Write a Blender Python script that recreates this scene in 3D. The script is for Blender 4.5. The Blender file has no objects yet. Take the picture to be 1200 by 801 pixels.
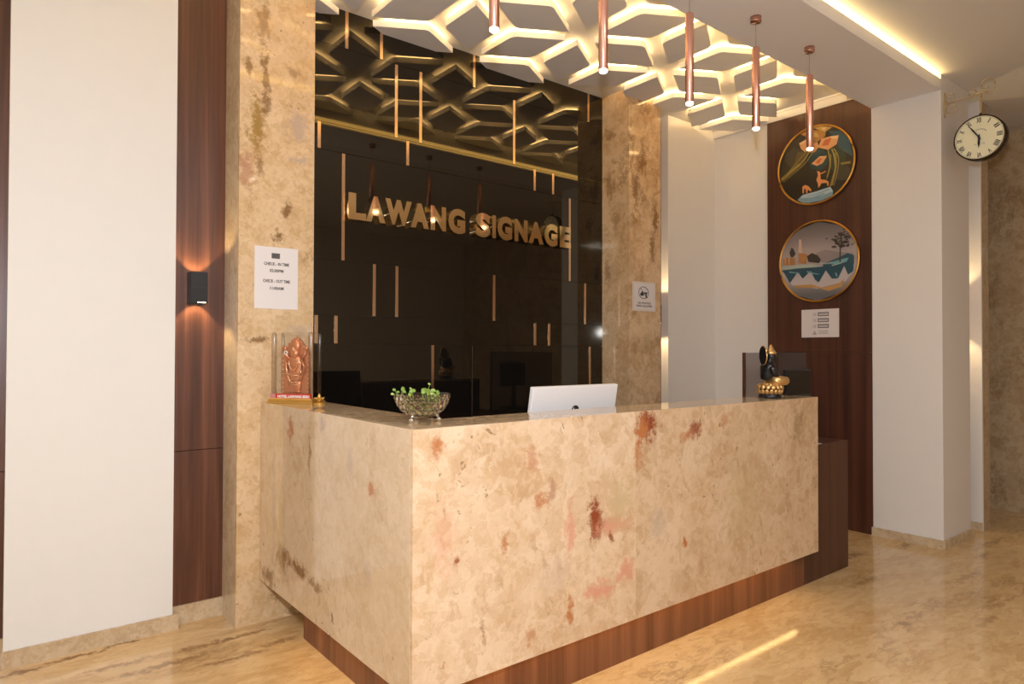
import bpy, bmesh, math, random
from mathutils import Vector, Matrix
PI = math.pi
random.seed(7)
S = bpy.context.scene
COL = S.collection

# ------------------------------------------------------------------ camera
camd = bpy.data.cameras.new('camera')
camd.sensor_fit = 'HORIZONTAL'; camd.sensor_width = 36.0
camd.lens = 786.49 / 1200 * 36
camd.clip_start = 0.02
cam = bpy.data.objects.new('camera', camd); COL.objects.link(cam)
CAM = Vector((-1.12, -1.9165, 1.3573))
_R = Vector((.7810, -.6245, .0023)).normalized()
_F = Vector((.6244, .7810, .0139)).normalized()
_U = _R.cross(_F).normalized()
_m = Matrix((_R, _U, -_F)).transposed().to_4x4(); _m.translation = CAM
cam.matrix_world = _m
S.camera = cam

# ------------------------------------------------------------------ world, light, exposure
S.view_settings.view_transform = 'Standard'
S.view_settings.look = 'None'
S.view_settings.gamma = 1
S.view_settings.use_curve_mapping = False
S.view_settings.exposure = 0.0
wd = bpy.data.worlds.new('world'); S.world = wd; wd.use_nodes = True
wd.node_tree.nodes['Background'].inputs[0].default_value = (1, .9, .78, 1)
wd.node_tree.nodes['Background'].inputs[1].default_value = .25
S.cycles.use_denoising = True
S.cycles.max_bounces = 10
S.cycles.sample_clamp_indirect = 4.0

FLASH_W, ROOM_W, LED_TILE, LED_COVE, LED_PLINTH = 50.0, 30.0, 17.0, 26.0, 9.0

def area(name, loc, direction, size, power, color, shape='SQUARE', size_y=None):
    l = bpy.data.lights.new(name, 'AREA'); l.energy = power; l.color = color
    l.shape = shape; l.size = size
    if size_y: l.size_y = size_y
    o = bpy.data.objects.new(name, l); COL.objects.link(o)
    o.location = loc
    o.rotation_euler = Vector(direction).to_track_quat('-Z', 'Y').to_euler()
    return o
# the photographer's flash, just above the lens (it glints in the gold letters and the clock rim)
area('camera_flash', CAM + Vector((0, 0, .30)), (.6244, .7810, .01), .09, FLASH_W, (.93, 1, 1.12), 'DISK')
# unseen area lights under the ceiling behind the camera, added as ambient fill
for lx, ly in ((-2.4, -1.0), (-2.2, -3.0), (.3, -2.6), (.9, -3.7)):
    area('ambient_fill', (lx, ly, 3.27), (0, 0, -1), .5, ROOM_W, (1, .97, .92))

# ------------------------------------------------------------------ materials
def sock(n, i, v):
    n.inputs[i].default_value = v
def newmat(name):
    m = bpy.data.materials.new(name); m.use_nodes = True
    nt = m.node_tree; b = nt.nodes['Principled BSDF']
    return m, nt, b
def plain(name, col, rough=.5, metal=0, ior=1.45, coat=0, bump=None, var=0):
    m, nt, b = newmat(name)
    b.inputs['Base Color'].default_value = (*col, 1); b.inputs['Roughness'].default_value = rough
    b.inputs['Metallic'].default_value = metal; b.inputs['IOR'].default_value = ior
    b.inputs['Coat Weight'].default_value = coat
    tc = nt.nodes.new('ShaderNodeTexCoord')
    no = nt.nodes.new('ShaderNodeTexNoise'); no.inputs['Scale'].default_value = bump[0] if bump else 9; no.inputs['Detail'].default_value = 4
    nt.links.new(tc.outputs['Object'], no.inputs['Vector'])
    if bump:
        bp = nt.nodes.new('ShaderNodeBump'); bp.inputs['Strength'].default_value = bump[1]; bp.inputs['Distance'].default_value = .002
        nt.links.new(no.outputs['Fac'], bp.inputs['Height']); nt.links.new(bp.outputs[0], b.inputs['Normal'])
    mr = nt.nodes.new('ShaderNodeMapRange'); mr.inputs['To Min'].default_value = 1-var; mr.inputs['To Max'].default_value = 1+var
    mx = nt.nodes.new('ShaderNodeVectorMath'); mx.operation = 'SCALE'; mx.inputs[0].default_value = col
    nt.links.new(no.outputs['Fac'], mr.inputs[0]); nt.links.new(mr.outputs[0], mx.inputs['Scale'])
    nt.links.new(mx.outputs[0], b.inputs['Base Color'])
    return m
def emit(name, col, strength):
    m, nt, b = newmat(name)
    b.inputs['Base Color'].default_value = (*col, 1)
    b.inputs['Emission Color'].default_value = (*col, 1); b.inputs['Emission Strength'].default_value = strength
    return m
def ramp(nt, fac, stops):
    r = nt.nodes.new('ShaderNodeValToRGB'); e = r.color_ramp.elements
    while len(e) < len(stops): e.new(.5)
    for k, (p, c) in zip(e, stops): k.position = p; k.color = (*c, 1) if len(c) == 3 else c
    nt.links.new(fac, r.inputs[0]); return r.outputs[0]
def math_(nt, op, a, b=None, clamp=False):
    n = nt.nodes.new('ShaderNodeMath'); n.operation = op; n.use_clamp = clamp
    for i, v in enumerate((a, b)):
        if v is None: continue
        if isinstance(v, (int, float)): n.inputs[i].default_value = v
        else: nt.links.new(v, n.inputs[i])
    return n.outputs[0]
def vmath(nt, op, a, b=None):
    n = nt.nodes.new('ShaderNodeVectorMath'); n.operation = op
    for i, v in enumerate((a, b)):
        if v is None: continue
        if isinstance(v, (tuple, list, Vector)): n.inputs[i].default_value = v
        else: nt.links.new(v, n.inputs[i])
    return n.outputs['Value'] if op == 'LENGTH' else n.outputs[0]
def noise(nt, vec, scale, detail=4, rough=.55, dist=0, color=False):
    n = nt.nodes.new('ShaderNodeTexNoise')
    n.inputs['Scale'].default_value = scale; n.inputs['Detail'].default_value = detail
    n.inputs['Roughness'].default_value = rough; n.inputs['Distortion'].default_value = dist
    nt.links.new(vec, n.inputs['Vector']); return n.outputs['Color' if color else 'Fac']
def maprange(nt, v, a, b, c=0, d=1):
    n = nt.nodes.new('ShaderNodeMapRange'); n.interpolation_type = 'SMOOTHSTEP'
    nt.links.new(v, n.inputs[0])
    for i, t in zip((1, 2, 3, 4), (a, b, c, d)): n.inputs[i].default_value = t
    return n.outputs[0]
def mixc(nt, fac, a, b):
    n = nt.nodes.new('ShaderNodeMix'); n.data_type = 'RGBA'
    if isinstance(fac, (int, float)): n.inputs[0].default_value = fac
    else: nt.links.new(fac, n.inputs[0])
    for i, v in ((6, a), (7, b)):
        if isinstance(v, tuple): n.inputs[i].default_value = (*v, 1)
        else: nt.links.new(v, n.inputs[i])
    return n.outputs[2]

def marble(name, base, light, tan, vein=(.20, .11, .045), veins=.0, rough=.06, seed=0, blots=(), speck=.5, scale=1.0, stretch=(1, 1, 1), clast=.5, streak=.25):
    """breccia marble: cloudy ground, pale and tan clasts of two sizes, slanted streaks, specks and listed blotches"""
    m, nt, b = newmat(name)
    tc = nt.nodes.new('ShaderNodeTexCoord'); co = tc.outputs['Object']
    sv = vmath(nt, 'MULTIPLY', vmath(nt, 'ADD', co, (seed*3.7, seed*1.9, seed*2.3)), tuple(t*scale for t in stretch))
    def warp(sc, amt, det=5):
        wn = noise(nt, sv, sc, det, .6, 0, True)
        return vmath(nt, 'ADD', sv, vmath(nt, 'MULTIPLY', vmath(nt, 'SUBTRACT', wn, (.5, .5, .5)), (amt, amt, amt)))
    wv = warp(3.5, .35); wf = warp(11, .10, 6)
    cloud = noise(nt, wv, 2.6, 9, .68)
    col = ramp(nt, cloud, [(.33, tan), (.47, base), (.62, light)])
    for sc, w, lo, k in ((6, wf, .60, clast), (17, wf, .64, clast), (42, wf, .64, clast*.8)):
        vo = nt.nodes.new('ShaderNodeTexVoronoi'); vo.inputs['Scale'].default_value = sc
        nt.links.new(w, vo.inputs['Vector'])
        sep = nt.nodes.new('ShaderNodeSeparateColor'); nt.links.new(vo.outputs['Color'], sep.inputs[0])
        col = mixc(nt, maprange(nt, sep.outputs[0], lo, lo+.22, 0, k), col, tan)
        col = mixc(nt, maprange(nt, sep.outputs[1], lo, lo+.22, 0, k), col, light)
    fine = noise(nt, wf, 38, 6, .75)
    col = mixc(nt, maprange(nt, fine, .50, .74, 0, .38), col, tan)
    col = mixc(nt, maprange(nt, fine, .48, .30, 0, .30), col, light)
    rot = nt.nodes.new('ShaderNodeVectorRotate'); rot.rotation_type = 'EULER_XYZ'; rot.inputs['Rotation'].default_value = (.15, .45, .25)
    nt.links.new(wf, rot.inputs['Vector'])
    st = noise(nt, vmath(nt, 'MULTIPLY', rot.outputs[0], (26, 26, 5)), 1.0, 5, .6)
    sm0 = maprange(nt, noise(nt, sv, 2.4, 3), .50, .62)
    col = mixc(nt, math_(nt, 'MULTIPLY', math_(nt, 'MULTIPLY', maprange(nt, st, .57, .68), sm0), streak), col, tuple(.55*t+.45*v for t, v in zip(tan, vein)))
    lightv = math_(nt, 'MULTIPLY', maprange(nt, math_(nt, 'ABSOLUTE', math_(nt, 'SUBTRACT', noise(nt, wf, 6, 5), .5)), 0, .010, 1, 0), .30)
    col = mixc(nt, lightv, col, tuple(min(1, t*1.12) for t in light))
    if veins:
        ve = maprange(nt, math_(nt, 'ABSOLUTE', math_(nt, 'SUBTRACT', noise(nt, vmath(nt, 'MULTIPLY', wf, (1, 1, .5)), 2.2, 6, .7), .5)), 0, .028, 1, 0)
        col = mixc(nt, math_(nt, 'MULTIPLY', math_(nt, 'MULTIPLY', ve, maprange(nt, noise(nt, sv, 1.9, 3), .5, .62)), veins), col, vein)
    sm = math_(nt, 'MULTIPLY', maprange(nt, noise(nt, wf, 36, 4, .62), .63, .70), maprange(nt, noise(nt, sv, 3.3, 3), .48, .62))
    col = mixc(nt, math_(nt, 'MULTIPLY', sm, speck), col, vein)
    if blots:
        bn = noise(nt, co, 24, 8, .78); bw = noise(nt, co, 13, 5, .65, 0, True)
        wc = vmath(nt, 'ADD', co, vmath(nt, 'MULTIPLY', vmath(nt, 'SUBTRACT', bw, (.5, .5, .5)), (.09, .09, .09)))
        for (c, r, colr, k) in blots:
            r = tuple(t*.9 for t in r); k = min(1, k*1.15)
            d = vmath(nt, 'LENGTH', vmath(nt, 'DIVIDE', vmath(nt, 'SUBTRACT', wc, c), r))
            d = math_(nt, 'ADD', d, math_(nt, 'MULTIPLY', math_(nt, 'SUBTRACT', bn, .5), 4.4))
            col = mixc(nt, maprange(nt, d, .25, 1.25, k, 0), col, colr)
    nt.links.new(col, b.inputs['Base Color'])
    b.inputs['Roughness'].default_value = rough; b.inputs['IOR'].default_value = 1.5
    return m

def wood(name, dark, mid, lite, seed=0, rough=.38, axis=2, fine=1.0):
    m, nt, b = newmat(name)
    tc = nt.nodes.new('ShaderNodeTexCoord')
    s = [9*fine, 9*fine, 9*fine]; s[axis] = .35
    v = vmath(nt, 'MULTIPLY', vmath(nt, 'ADD', tc.outputs['Object'], (seed*1.7, seed*2.1, seed*.9)), tuple(s))
    big = noise(nt, v, 1.0, 5, .6, .6)
    s2 = [70*fine, 70*fine, 70*fine]; s2[axis] = 1.5
    v2 = vmath(nt, 'MULTIPLY', tc.outputs['Object'], tuple(s2))
    fi = noise(nt, v2, 1.0, 4, .6)
    f = math_(nt, 'ADD', math_(nt, 'MULTIPLY', big, .72), math_(nt, 'MULTIPLY', fi, .28))
    col = ramp(nt, f, [(.33, dark), (.5, mid), (.66, lite)])
    nt.links.new(col, b.inputs['Base Color'])
    b.inputs['Roughness'].default_value = rough
    bp = nt.nodes.new('ShaderNodeBump'); bp.inputs['Strength'].default_value = .08; bp.inputs['Distance'].default_value = .001
    nt.links.new(fi, bp.inputs['Height']); nt.links.new(bp.outputs[0], b.inputs['Normal'])
    return m

RED, RUST, PINK, BRN, OLV, GRY = (.27, .065, .025), (.46, .17, .06), (.66, .31, .20), (.26, .14, .055), (.55, .41, .22), (.50, .38, .29)
front_bl = [((.091, 0, 1.035), (.035, .3, .045), RUST, .8), ((.503, 0, .948), (.05, .3, .06), RUST, .45), ((.56, 0, .79), (.05, .3, .035), RUST, .7),
    ((.61, 0, .83), (.03, .3, .05), RED, .4), ((.705, 0, .66), (.035, .3, .13), PINK, .7), ((.845, 0, .69), (.04, .3, .10), RED, .95), ((.86, 0, .64), (.06, .3, .05), RED, .9),
    ((.96, 0, .64), (.13, .3, .05), PINK, .8), ((.943, 0, .598), (.02, .3, .03), RED, .8), ((.706, 0, .34), (.022, .3, .075), RUST, .8),
    ((.88, 0, .385), (.12, .3, .045), PINK, .8), ((1.03, 0, .43), (.06, .3, .06), PINK, .75), ((1.17, 0, 1.04), (.085, .3, .09), RED, .95), ((1.13, 0, 1.02), (.04, .3, .07), RUST, .9),
    ((1.11, 0, .90), (.03, .3, .07), RUST, .6), ((1.51, 0, .995), (.06, .3, .055), RED, .75), ((1.45, 0, .97), (.06, .3, .03), RUST, .5), ((.383, 0, .67), (.018, .3, .05), RUST, .7),
    ((.172, 0, .638), (.016, .3, .018), RED, .8), ((.12, 0, .72), (.06, .3, .16), PINK, .35), ((1.235, 0, .60), (.075, .3, .075), GRY, .5), ((1.43, 0, .49), (.022, .3, .03), RUST, .9),
    ((2.44, 0, .95), (.07, .3, .12), BRN, .45), ((1.0, 0, .72), (.10, .3, .14), OLV, .6), ((1.9, 0, .62), (.22, .3, .26), OLV, .38), ((.28, 0, .36), (.012, .3, .07), BRN, .5), ((.5, 0, .30), (.03, .3, .05), RUST, .5), ((1.75, 0, 1.03), (.05, .3, .05), RUST, .4), ((.64, 0, .50), (.12, .3, .10), GRY, .3)]
side_bl = [((0, 1.085, 1.0), (.3, .035, .07), RUST, .7), ((0, .73, 1.06), (.3, .04, .05), GRY, .8), ((0, .865, .92), (.3, .016, .12), BRN, .6), ((0, .295, .86), (.3, .028, .035), RUST, .8),
    ((0, .47, .93), (.3, .03, .09), GRY, .5), ((0, 1.19, .40), (.3, .09, .07), BRN, .9), ((0, 1.36, .27), (.3, .12, .06), BRN, .85), ((0, 1.0, .40), (.3, .14, .035), BRN, .8), ((0, .8, .38), (.3, .09, .025), BRN, .7),
    ((0, 1.2, .55), (.3, .05, .25), OLV, .6), ((0, 1.3, .6), (.3, .03, .4), GRY, .5), ((0, .32, .55), (.3, .03, .06), GRY, .4)]
pilL_bl = [((-.03, 0, 2.49), (.055, .3, .18), (.36, .22, .06), .85), ((0.0, 0, 3.0), (.035, .3, .16), BRN, .6), ((.012, 0, 2.74), (.02, .3, .18), BRN, .75), ((.16, 0, 2.80), (.04, .3, .03), BRN, .5),
    ((.18, 0, 2.52), (.07, .3, .10), GRY, .75), ((-.075, 0, 2.26), (.05, .3, .13), (.42, .2, .12), .6), ((.12, 0, 2.085), (.03, .3, .06), BRN, .85), ((.08, 0, 1.93), (.025, .3, .04), BRN, .85), ((-.069, 0, 2.77), (.03, .3, .045), BRN, .7),
    ((-.02, 0, 1.41), (.08, .3, .02), BRN, .8), ((.19, 0, 1.47), (.08, .3, .03), GRY, .5), ((.02, 0, 2.60), (.04, .3, .06), BRN, .7), ((-.01, 0, 2.28), (.03, .3, .06), BRN, .6), ((.19, 0, 2.35), (.06, .3, .03), GRY, .7)]
pilR_bl = [((2.90, 0, 2.82), (.06, .5, .12), BRN, .8), ((2.83, 0, 2.60), (.045, .5, .15), BRN, .7), ((3.06, 0, 2.40), (.035, .5, .16), BRN, .85), ((3.02, 0, 2.17), (.04, .5, .16), BRN, .75), ((2.93, 0, 3.25), (.10, .5, .07), BRN, .7),
    ((2.745, .2, 3.05), (.3, .08, .06), BRN, .6), ((2.745, .19, 2.64), (.3, .06, .12), BRN, .6), ((2.745, .13, 2.36), (.3, .05, .14), BRN, .5), ((2.745, .22, 2.0), (.3, .05, .14), BRN, .5), ((2.97, 0, 1.44), (.05, .5, .1), OLV, .6)]
pilR_bl = [((c[0]-2.93, c[1], c[2]), r, k, s) for c, r, k, s in pilR_bl]
floor_bl = [((-.94, 1.60, 0), (.10, .03, .3), BRN, .85), ((-.76, 1.63, 0), (.16, .018, .3), BRN, .9), ((-.56, 1.655, 0), (.10, .016, .3), BRN, .8), ((-.28, 1.40, 0), (.15, .03, .3), BRN, .6), ((-.1, 1.40, 0), (.16, .02, .3), BRN, .7),
    ((.01, 1.22, 0), (.10, .03, .3), BRN, .6), ((3.49, .18, 0), (.16, .05, .3), BRN, .6), ((4.0, .06, 0), (.12, .05, .3), BRN, .6), ((2.53, -.5, 0), (.06, .03, .3), BRN, .6), ((4.16, -.36, 0), (.12, .03, .3), BRN, .5), ((3.4, .5, 0), (.2, .05, .3), BRN, .6),
    ((-.45, 1.30, 0), (.28, .03, .3), BRN, .6), ((-.2, 1.18, 0), (.16, .022, .3), BRN, .65), ((-.62, 1.42, 0), (.2, .02, .3), BRN, .5), ((3.0, -.1, 0), (.22, .025, .3), BRN, .4), ((3.6, -.45, 0), (.25, .03, .3), BRN, .4), ((2.9, -.75, 0), (.18, .025, .3), BRN, .35), ((4.6, -.3, 0), (.2, .03, .3), BRN, .45)]

M = {}
M['white'] = plain('white_wall_paint', (.80, .79, .765), .55, var=.015)
M['white2'] = plain('white_pillar_paint', (.80, .76, .72), .5, var=.015)
M['ceil'] = plain('ceiling_paint', (.76, .735, .70), .6, var=.01)
M['soffit'] = plain('ceiling_paint_flash_lit', (.86, .835, .825), .6, var=.01)  # ceiling paint lightened to put the direct flash light on the soffit
M['tile'] = plain('tile_paint', (.80, .775, .76), .45, var=.01)
M['brownpaint'] = plain('tan_wall_paint', (.42, .32, .23), .6, var=.02)
M['marble_front'] = marble('counter_front_marble', (.685, .488, .305), (.765, .585, .41), (.545, .352, .192), blots=front_bl, seed=1, speck=.85, clast=.42, streak=.5)
M['marble_front_right'] = marble('counter_front_marble_right', (.625, .432, .262), (.70, .525, .355), (.49, .315, .168), blots=front_bl, seed=1.37, speck=.95, clast=.42, streak=.5)
M['marble_side'] = marble('counter_side_marble', (.665, .50, .325), (.725, .57, .40), (.55, .385, .22), blots=side_bl, seed=2, speck=.8, clast=.3, streak=.45)
M['marble_top'] = marble('counter_top_marble', (.68, .49, .295), (.74, .555, .36), (.50, .33, .17), seed=3, rough=.04, scale=1.3)
M['pil_left'] = marble('left_pillar_marble', (.71, .505, .285), (.77, .58, .37), (.56, .365, .18), seed=4, clast=.45, speck=.9, veins=.5, blots=pilL_bl, scale=1.4)
M['pil_side'] = marble('pillar_side_marble', (.62, .48, .31), (.68, .55, .38), (.52, .38, .22), seed=4.5, scale=1.2, rough=.12)
M['pil_right'] = marble('right_pillar_marble', (.68, .47, .275), (.73, .54, .34), (.42, .25, .11), seed=5, blots=pilR_bl, veins=.6, speck=.7, scale=1.2, clast=.3)
M['marble_far'] = marble('far_wall_marble', (.50, .36, .22), (.55, .42, .27), (.38, .25, .13), seed=6, veins=.4)
M['floor'] = marble('floor_marble', (.665, .445, .215), (.73, .515, .28), (.54, .335, .14), seed=8, blots=floor_bl, rough=.11, scale=.8, stretch=(.6, 1.6, 1), clast=.45, speck=.45, streak=.45, veins=.35)
M['skirt'] = marble('baseboard_marble', (.60, .46, .30), (.66, .53, .36), (.48, .34, .20), seed=9, scale=1.5, rough=.15)
M['wood'] = wood('walnut_panel', (.042, .015, .009), (.102, .036, .019), (.20, .078, .043), 1)
M['wood_red'] = wood('walnut_veneer_dark', (.040, .013, .008), (.075, .025, .014), (.115, .042, .022), 2, fine=1.4)
M['wood_plinth'] = wood('walnut_plinth', (.085, .028, .012), (.17, .062, .028), (.26, .105, .05), 3, fine=1.3)
M['black_glass'] = plain('black_glass_tile', (.0075, .006, .005), .022, ior=1.66, var=.05)
M['black_glass'].node_tree.nodes['Principled BSDF'].inputs['Specular Tint'].default_value = (1, .9, .70, 1)
M['joint'] = plain('dark_joint', (.035, .028, .022), .4)
M['steel'] = plain('steel_strip', (.30, .27, .24), .3, metal=1)
M['gold_strip'] = plain('gold_strip', (.78, .54, .36), .2, metal=1)
M['gold'] = plain('polished_gold', (.90, .67, .37), .07, metal=1)
M['gold_frame'] = plain('gold_frame', (.62, .34, .08), .28, metal=1)
M['gold_base'] = plain('gold_paint', (.72, .45, .12), .3, metal=.8)
M['copper'] = plain('copper_tube', (.90, .50, .40), .26, metal=1)
M['copper_dark'] = plain('copper_canopy', (.62, .34, .26), .2, metal=1)
M['cable'] = plain('pendant_cable', (.35, .28, .25), .5)
M['bulb'] = emit('lamp_bulb', (1, .88, .72), 14)
M['led_tile'] = emit('warm_led_tile', (1, .70, .32), LED_TILE)
M['led_step'] = emit('warm_led_step', (1, .62, .18), 4.5)
M['led_cove'] = emit('warm_led_cove', (1, .72, .30), LED_COVE)
M['led_plinth'] = emit('warm_led_plinth', (1, .66, .26), LED_PLINTH)
M['sconce_lamp'] = emit('sconce_lamp', (1, .75, .45), 8)
M['black'] = plain('black_plastic', (.012, .012, .013), .35)
M['black_metal'] = plain('black_metal', (.018, .018, .019), .3)
M['screen'] = plain('dark_screen', (.006, .006, .007), .08)
M['whiteplastic'] = plain('white_plastic', (.86, .82, .80), .3)
M['paper'] = plain('white_paper', (.80, .76, .755), .7)
M['paper_dim'] = plain('white_card', (.72, .66, .64), .6)
M['ink'] = plain('black_ink', (.02, .018, .018), .6)
M['inkgrey'] = plain('grey_ink', (.10, .09, .09), .6)
M['inkmid'] = plain('mid_grey_ink', (.38, .35, .34), .6)
M['red'] = plain('red_band', (.55, .03, .015), .35)
M['pinkp'] = plain('pink_side_band', (.50, .22, .22), .35)
M['statue_black'] = plain('statue_black', (.012, .012, .014), .25)
M['statue_gold'] = plain('statue_gold', (.72, .47, .20), .3, metal=.85, bump=(60, .4))
M['relief'] = plain('copper_relief', (.62, .25, .11), .32, metal=.55, bump=(90, .6))
M['relief_hi'] = plain('copper_relief_bright', (.80, .42, .22), .25, metal=.6)
M['pearl'] = plain('pearl_bead', (.85, .72, .62), .3)
M['leaf'] = plain('leaf_green', (.22, .34, .06), .5, var=.25)
M['leaf2'] = plain('leaf_pale', (.38, .48, .13), .5, var=.2)
M['silver'] = plain('silver_foot', (.75, .73, .70), .12, metal=1)
M['cream_face'] = plain('clock_face', (.84, .81, .58), .4)
M['clock_rim'] = plain('clock_rim', (.06, .04, .02), .25, metal=.7)
M['bracket'] = plain('brass_bracket', (.50, .38, .22), .45, metal=.4)
def thinglass(name, tint, fac, rough=.02):
    m, nt, b = newmat(name); nt.nodes.remove(b)
    out = nt.nodes['Material Output']
    tr = nt.nodes.new('ShaderNodeBsdfTransparent'); tr.inputs[0].default_value = (*tint, 1)
    gl = nt.nodes.new('ShaderNodeBsdfGlossy'); gl.inputs['Roughness'].default_value = rough
    lw = nt.nodes.new('ShaderNodeLayerWeight'); lw.inputs['Blend'].default_value = .5
    fr_ = math_(nt, 'ADD', math_(nt, 'MULTIPLY', math_(nt, 'POWER', lw.outputs['Facing'], 4), .5), .03)
    mx = nt.nodes.new('ShaderNodeMixShader')
    nt.links.new(math_(nt, 'MULTIPLY', fr_, fac, True), mx.inputs[0])
    nt.links.new(tr.outputs[0], mx.inputs[1]); nt.links.new(gl.outputs[0], mx.inputs[2]); nt.links.new(mx.outputs[0], out.inputs[0])
    return m
M['acrylic'] = thinglass('clear_acrylic', (.985, .98, .975), 1.2)
M['acrylic_edge'] = thinglass('acrylic_edge', (.86, .84, .82), 2.2, .25)
M['smoke'] = thinglass('smoked_acrylic', (.66, .64, .65), .8)
def crystal():
    m, nt, b = newmat('cut_crystal')
    b.inputs['Base Color'].default_value = (.98, .94, .88, 1); b.inputs['Transmission Weight'].default_value = 1
    b.inputs['Roughness'].default_value = .03; b.inputs['IOR'].default_value = 1.45
    tc = nt.nodes.new('ShaderNodeTexCoord'); vo = nt.nodes.new('ShaderNodeTexVoronoi'); vo.inputs['Scale'].default_value = 55
    nt.links.new(tc.outputs['Object'], vo.inputs['Vector'])
    bp = nt.nodes.new('ShaderNodeBump'); bp.inputs['Strength'].default_value = .15; bp.inputs['Distance'].default_value = .003
    nt.links.new(vo.outputs['Distance'], bp.inputs['Height']); nt.links.new(bp.outputs[0], b.inputs['Normal'])
    return m
M['crystal'] = crystal()
def printed():
    m, nt, b = newmat('printed_picture')
    a = nt.nodes.new('ShaderNodeVertexColor'); a.layer_name = 'Col'
    nt.links.new(a.outputs[0], b.inputs['Base Color']); b.inputs['Roughness'].default_value = .35
    return m
M['print'] = printed()

# ------------------------------------------------------------------ helpers
LOC = {}
def obj(name, bm, mat, parent=None, smooth=False, label=None):
    """link a bmesh (world coordinates) as one object; children are stored relative to their thing's empty"""
    off = Vector((0, 0, 0)); p = parent
    while p is not None:
        off += LOC.get(p.name, Vector((0, 0, 0))); p = p.parent
    if isinstance(bm, bmesh.types.BMesh):
        me = bpy.data.meshes.new(name); bm.to_mesh(me); bm.free()
    else: me = bm
    if off.length: me.transform(Matrix.Translation(-off))
    for m in (mat if isinstance(mat, (list, tuple)) else [mat]): me.materials.append(m)
    if smooth: me.polygons.foreach_set('use_smooth', [True]*len(me.polygons))
    o = bpy.data.objects.new(name, me); COL.objects.link(o)
    if parent is not None: o.parent = parent
    if label: o['label'] = label
    return o
def thing(name, label, cat, loc, group=None):
    o = bpy.data.objects.new(name, None); COL.objects.link(o); o.location = loc
    o.empty_display_size = .05
    LOC[o.name] = Vector(loc); o['label'] = label; o['category'] = cat
    if group: o['group'] = group
    return o
def tag(o, label, cat, group=None):
    o['label'] = label; o['category'] = cat
    if group: o['group'] = group
    return o
def struct(name, bm, mat, **k):
    o = obj(name, bm, mat, **k); o['kind'] = 'structure'; return o
def box(x0, x1, y0, y1, z0, z1, bm=None, bev=0):
    bm = bm or bmesh.new(); t = bmesh.new()
    r = bmesh.ops.create_cube(t, size=1)
    for v in r['verts']: v.co = Vector((x0+(v.co.x+.5)*(x1-x0), y0+(v.co.y+.5)*(y1-y0), z0+(v.co.z+.5)*(z1-z0)))
    if bev: bmesh.ops.bevel(t, geom=t.edges[:], offset=bev, segments=2, profile=.5, affect='EDGES')
    merge(bm, t); return bm
def merge(bm, t, mi=None):
    me = bpy.data.meshes.new('tmp'); t.to_mesh(me); t.free()
    n = len(bm.faces); bm.from_mesh(me); bpy.data.meshes.remove(me)
    if mi is not None:
        bm.faces.ensure_lookup_table()
        for f in bm.faces[n:]: f.material_index = mi
def lathe(prof, c, seg=32, bm=None, mat=None):
    """prof: (r, z); around local z at c; mat: extra 4x4"""
    bm = bm or bmesh.new(); t = bmesh.new(); rings = []
    for r, z in prof:
        rings.append([t.verts.new((r*math.cos(2*PI*i/seg), r*math.sin(2*PI*i/seg), z)) for i in range(seg)])
    for a, b in zip(rings, rings[1:]):
        for i in range(seg): t.faces.new((a[i], a[(i+1) % seg], b[(i+1) % seg], b[i]))
    if prof[0][0] > 1e-5: t.faces.new(rings[0][::-1])
    if prof[-1][0] > 1e-5: t.faces.new(rings[-1])
    bmesh.ops.remove_doubles(t, verts=t.verts[:], dist=1e-6)
    if mat is not None: t.transform(mat)
    t.transform(Matrix.Translation(c)); bmesh.ops.recalc_face_normals(t, faces=t.faces[:])
    merge(bm, t); return bm
def tube(pts, r, seg=8, bm=None, closed=False):
    bm = bm or bmesh.new(); t = bmesh.new(); pts = [Vector(p) for p in pts]; n = len(pts); rings = []
    rr = r if isinstance(r, (list, tuple)) else [r]*n
    for i, p in enumerate(pts):
        a = pts[(i-1) % n] if (closed or i > 0) else p; b = pts[(i+1) % n] if (closed or i < n-1) else p
        d = (b-a).normalized(); q = d.to_track_quat('Z', 'Y')
        if abs(d.z) < .95: x = d.cross(Vector((0, 0, 1))).normalized()
        else: x = d.cross(Vector((0, 1, 0))).normalized()
        y = x.cross(d)
        rings.append([t.verts.new(p+(x*math.cos(2*PI*k/seg)+y*math.sin(2*PI*k/seg))*rr[i]) for k in range(seg)])
    pr = list(zip(rings, rings[1:])) + ([(rings[-1], rings[0])] if closed else [])
    for a, b in pr:
        for k in range(seg): t.faces.new((a[k], a[(k+1) % seg], b[(k+1) % seg], b[k]))
    if not closed: t.faces.new(rings[0][::-1]); t.faces.new(rings[-1])
    bmesh.ops.recalc_face_normals(t, faces=t.faces[:])
    merge(bm, t); return bm
def prism(poly, z0, z1, bm=None, xf=None):
    """poly (x, y) extruded z0..z1, xf maps (x, y, z) to the world"""
    bm = bm or bmesh.new(); t = bmesh.new()
    a = [t.verts.new((x, y, z0)) for x, y in poly]; b = [t.verts.new((x, y, z1)) for x, y in poly]
    t.faces.new(a[::-1]); t.faces.new(b)
    for i in range(len(poly)):
        j = (i+1) % len(poly); t.faces.new((a[i], a[j], b[j], b[i]))
    bmesh.ops.recalc_face_normals(t, faces=t.faces[:])
    if xf is not None:
        for v in t.verts: v.co = xf(v.co)
        bmesh.ops.recalc_face_normals(t, faces=t.faces[:])
    merge(bm, t); return bm
def ball(c, r, bm=None, seg=12, rings=8, rot=None):
    bm = bm or bmesh.new(); t = bmesh.new()
    bmesh.ops.create_uvsphere(t, u_segments=seg, v_segments=rings, radius=1)
    r = (r, r, r) if isinstance(r, (int, float)) else r
    t.transform(Matrix.Diagonal((*r, 1)))
    if rot is not None: t.transform(rot)
    t.transform(Matrix.Translation(c)); merge(bm, t); return bm
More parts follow.
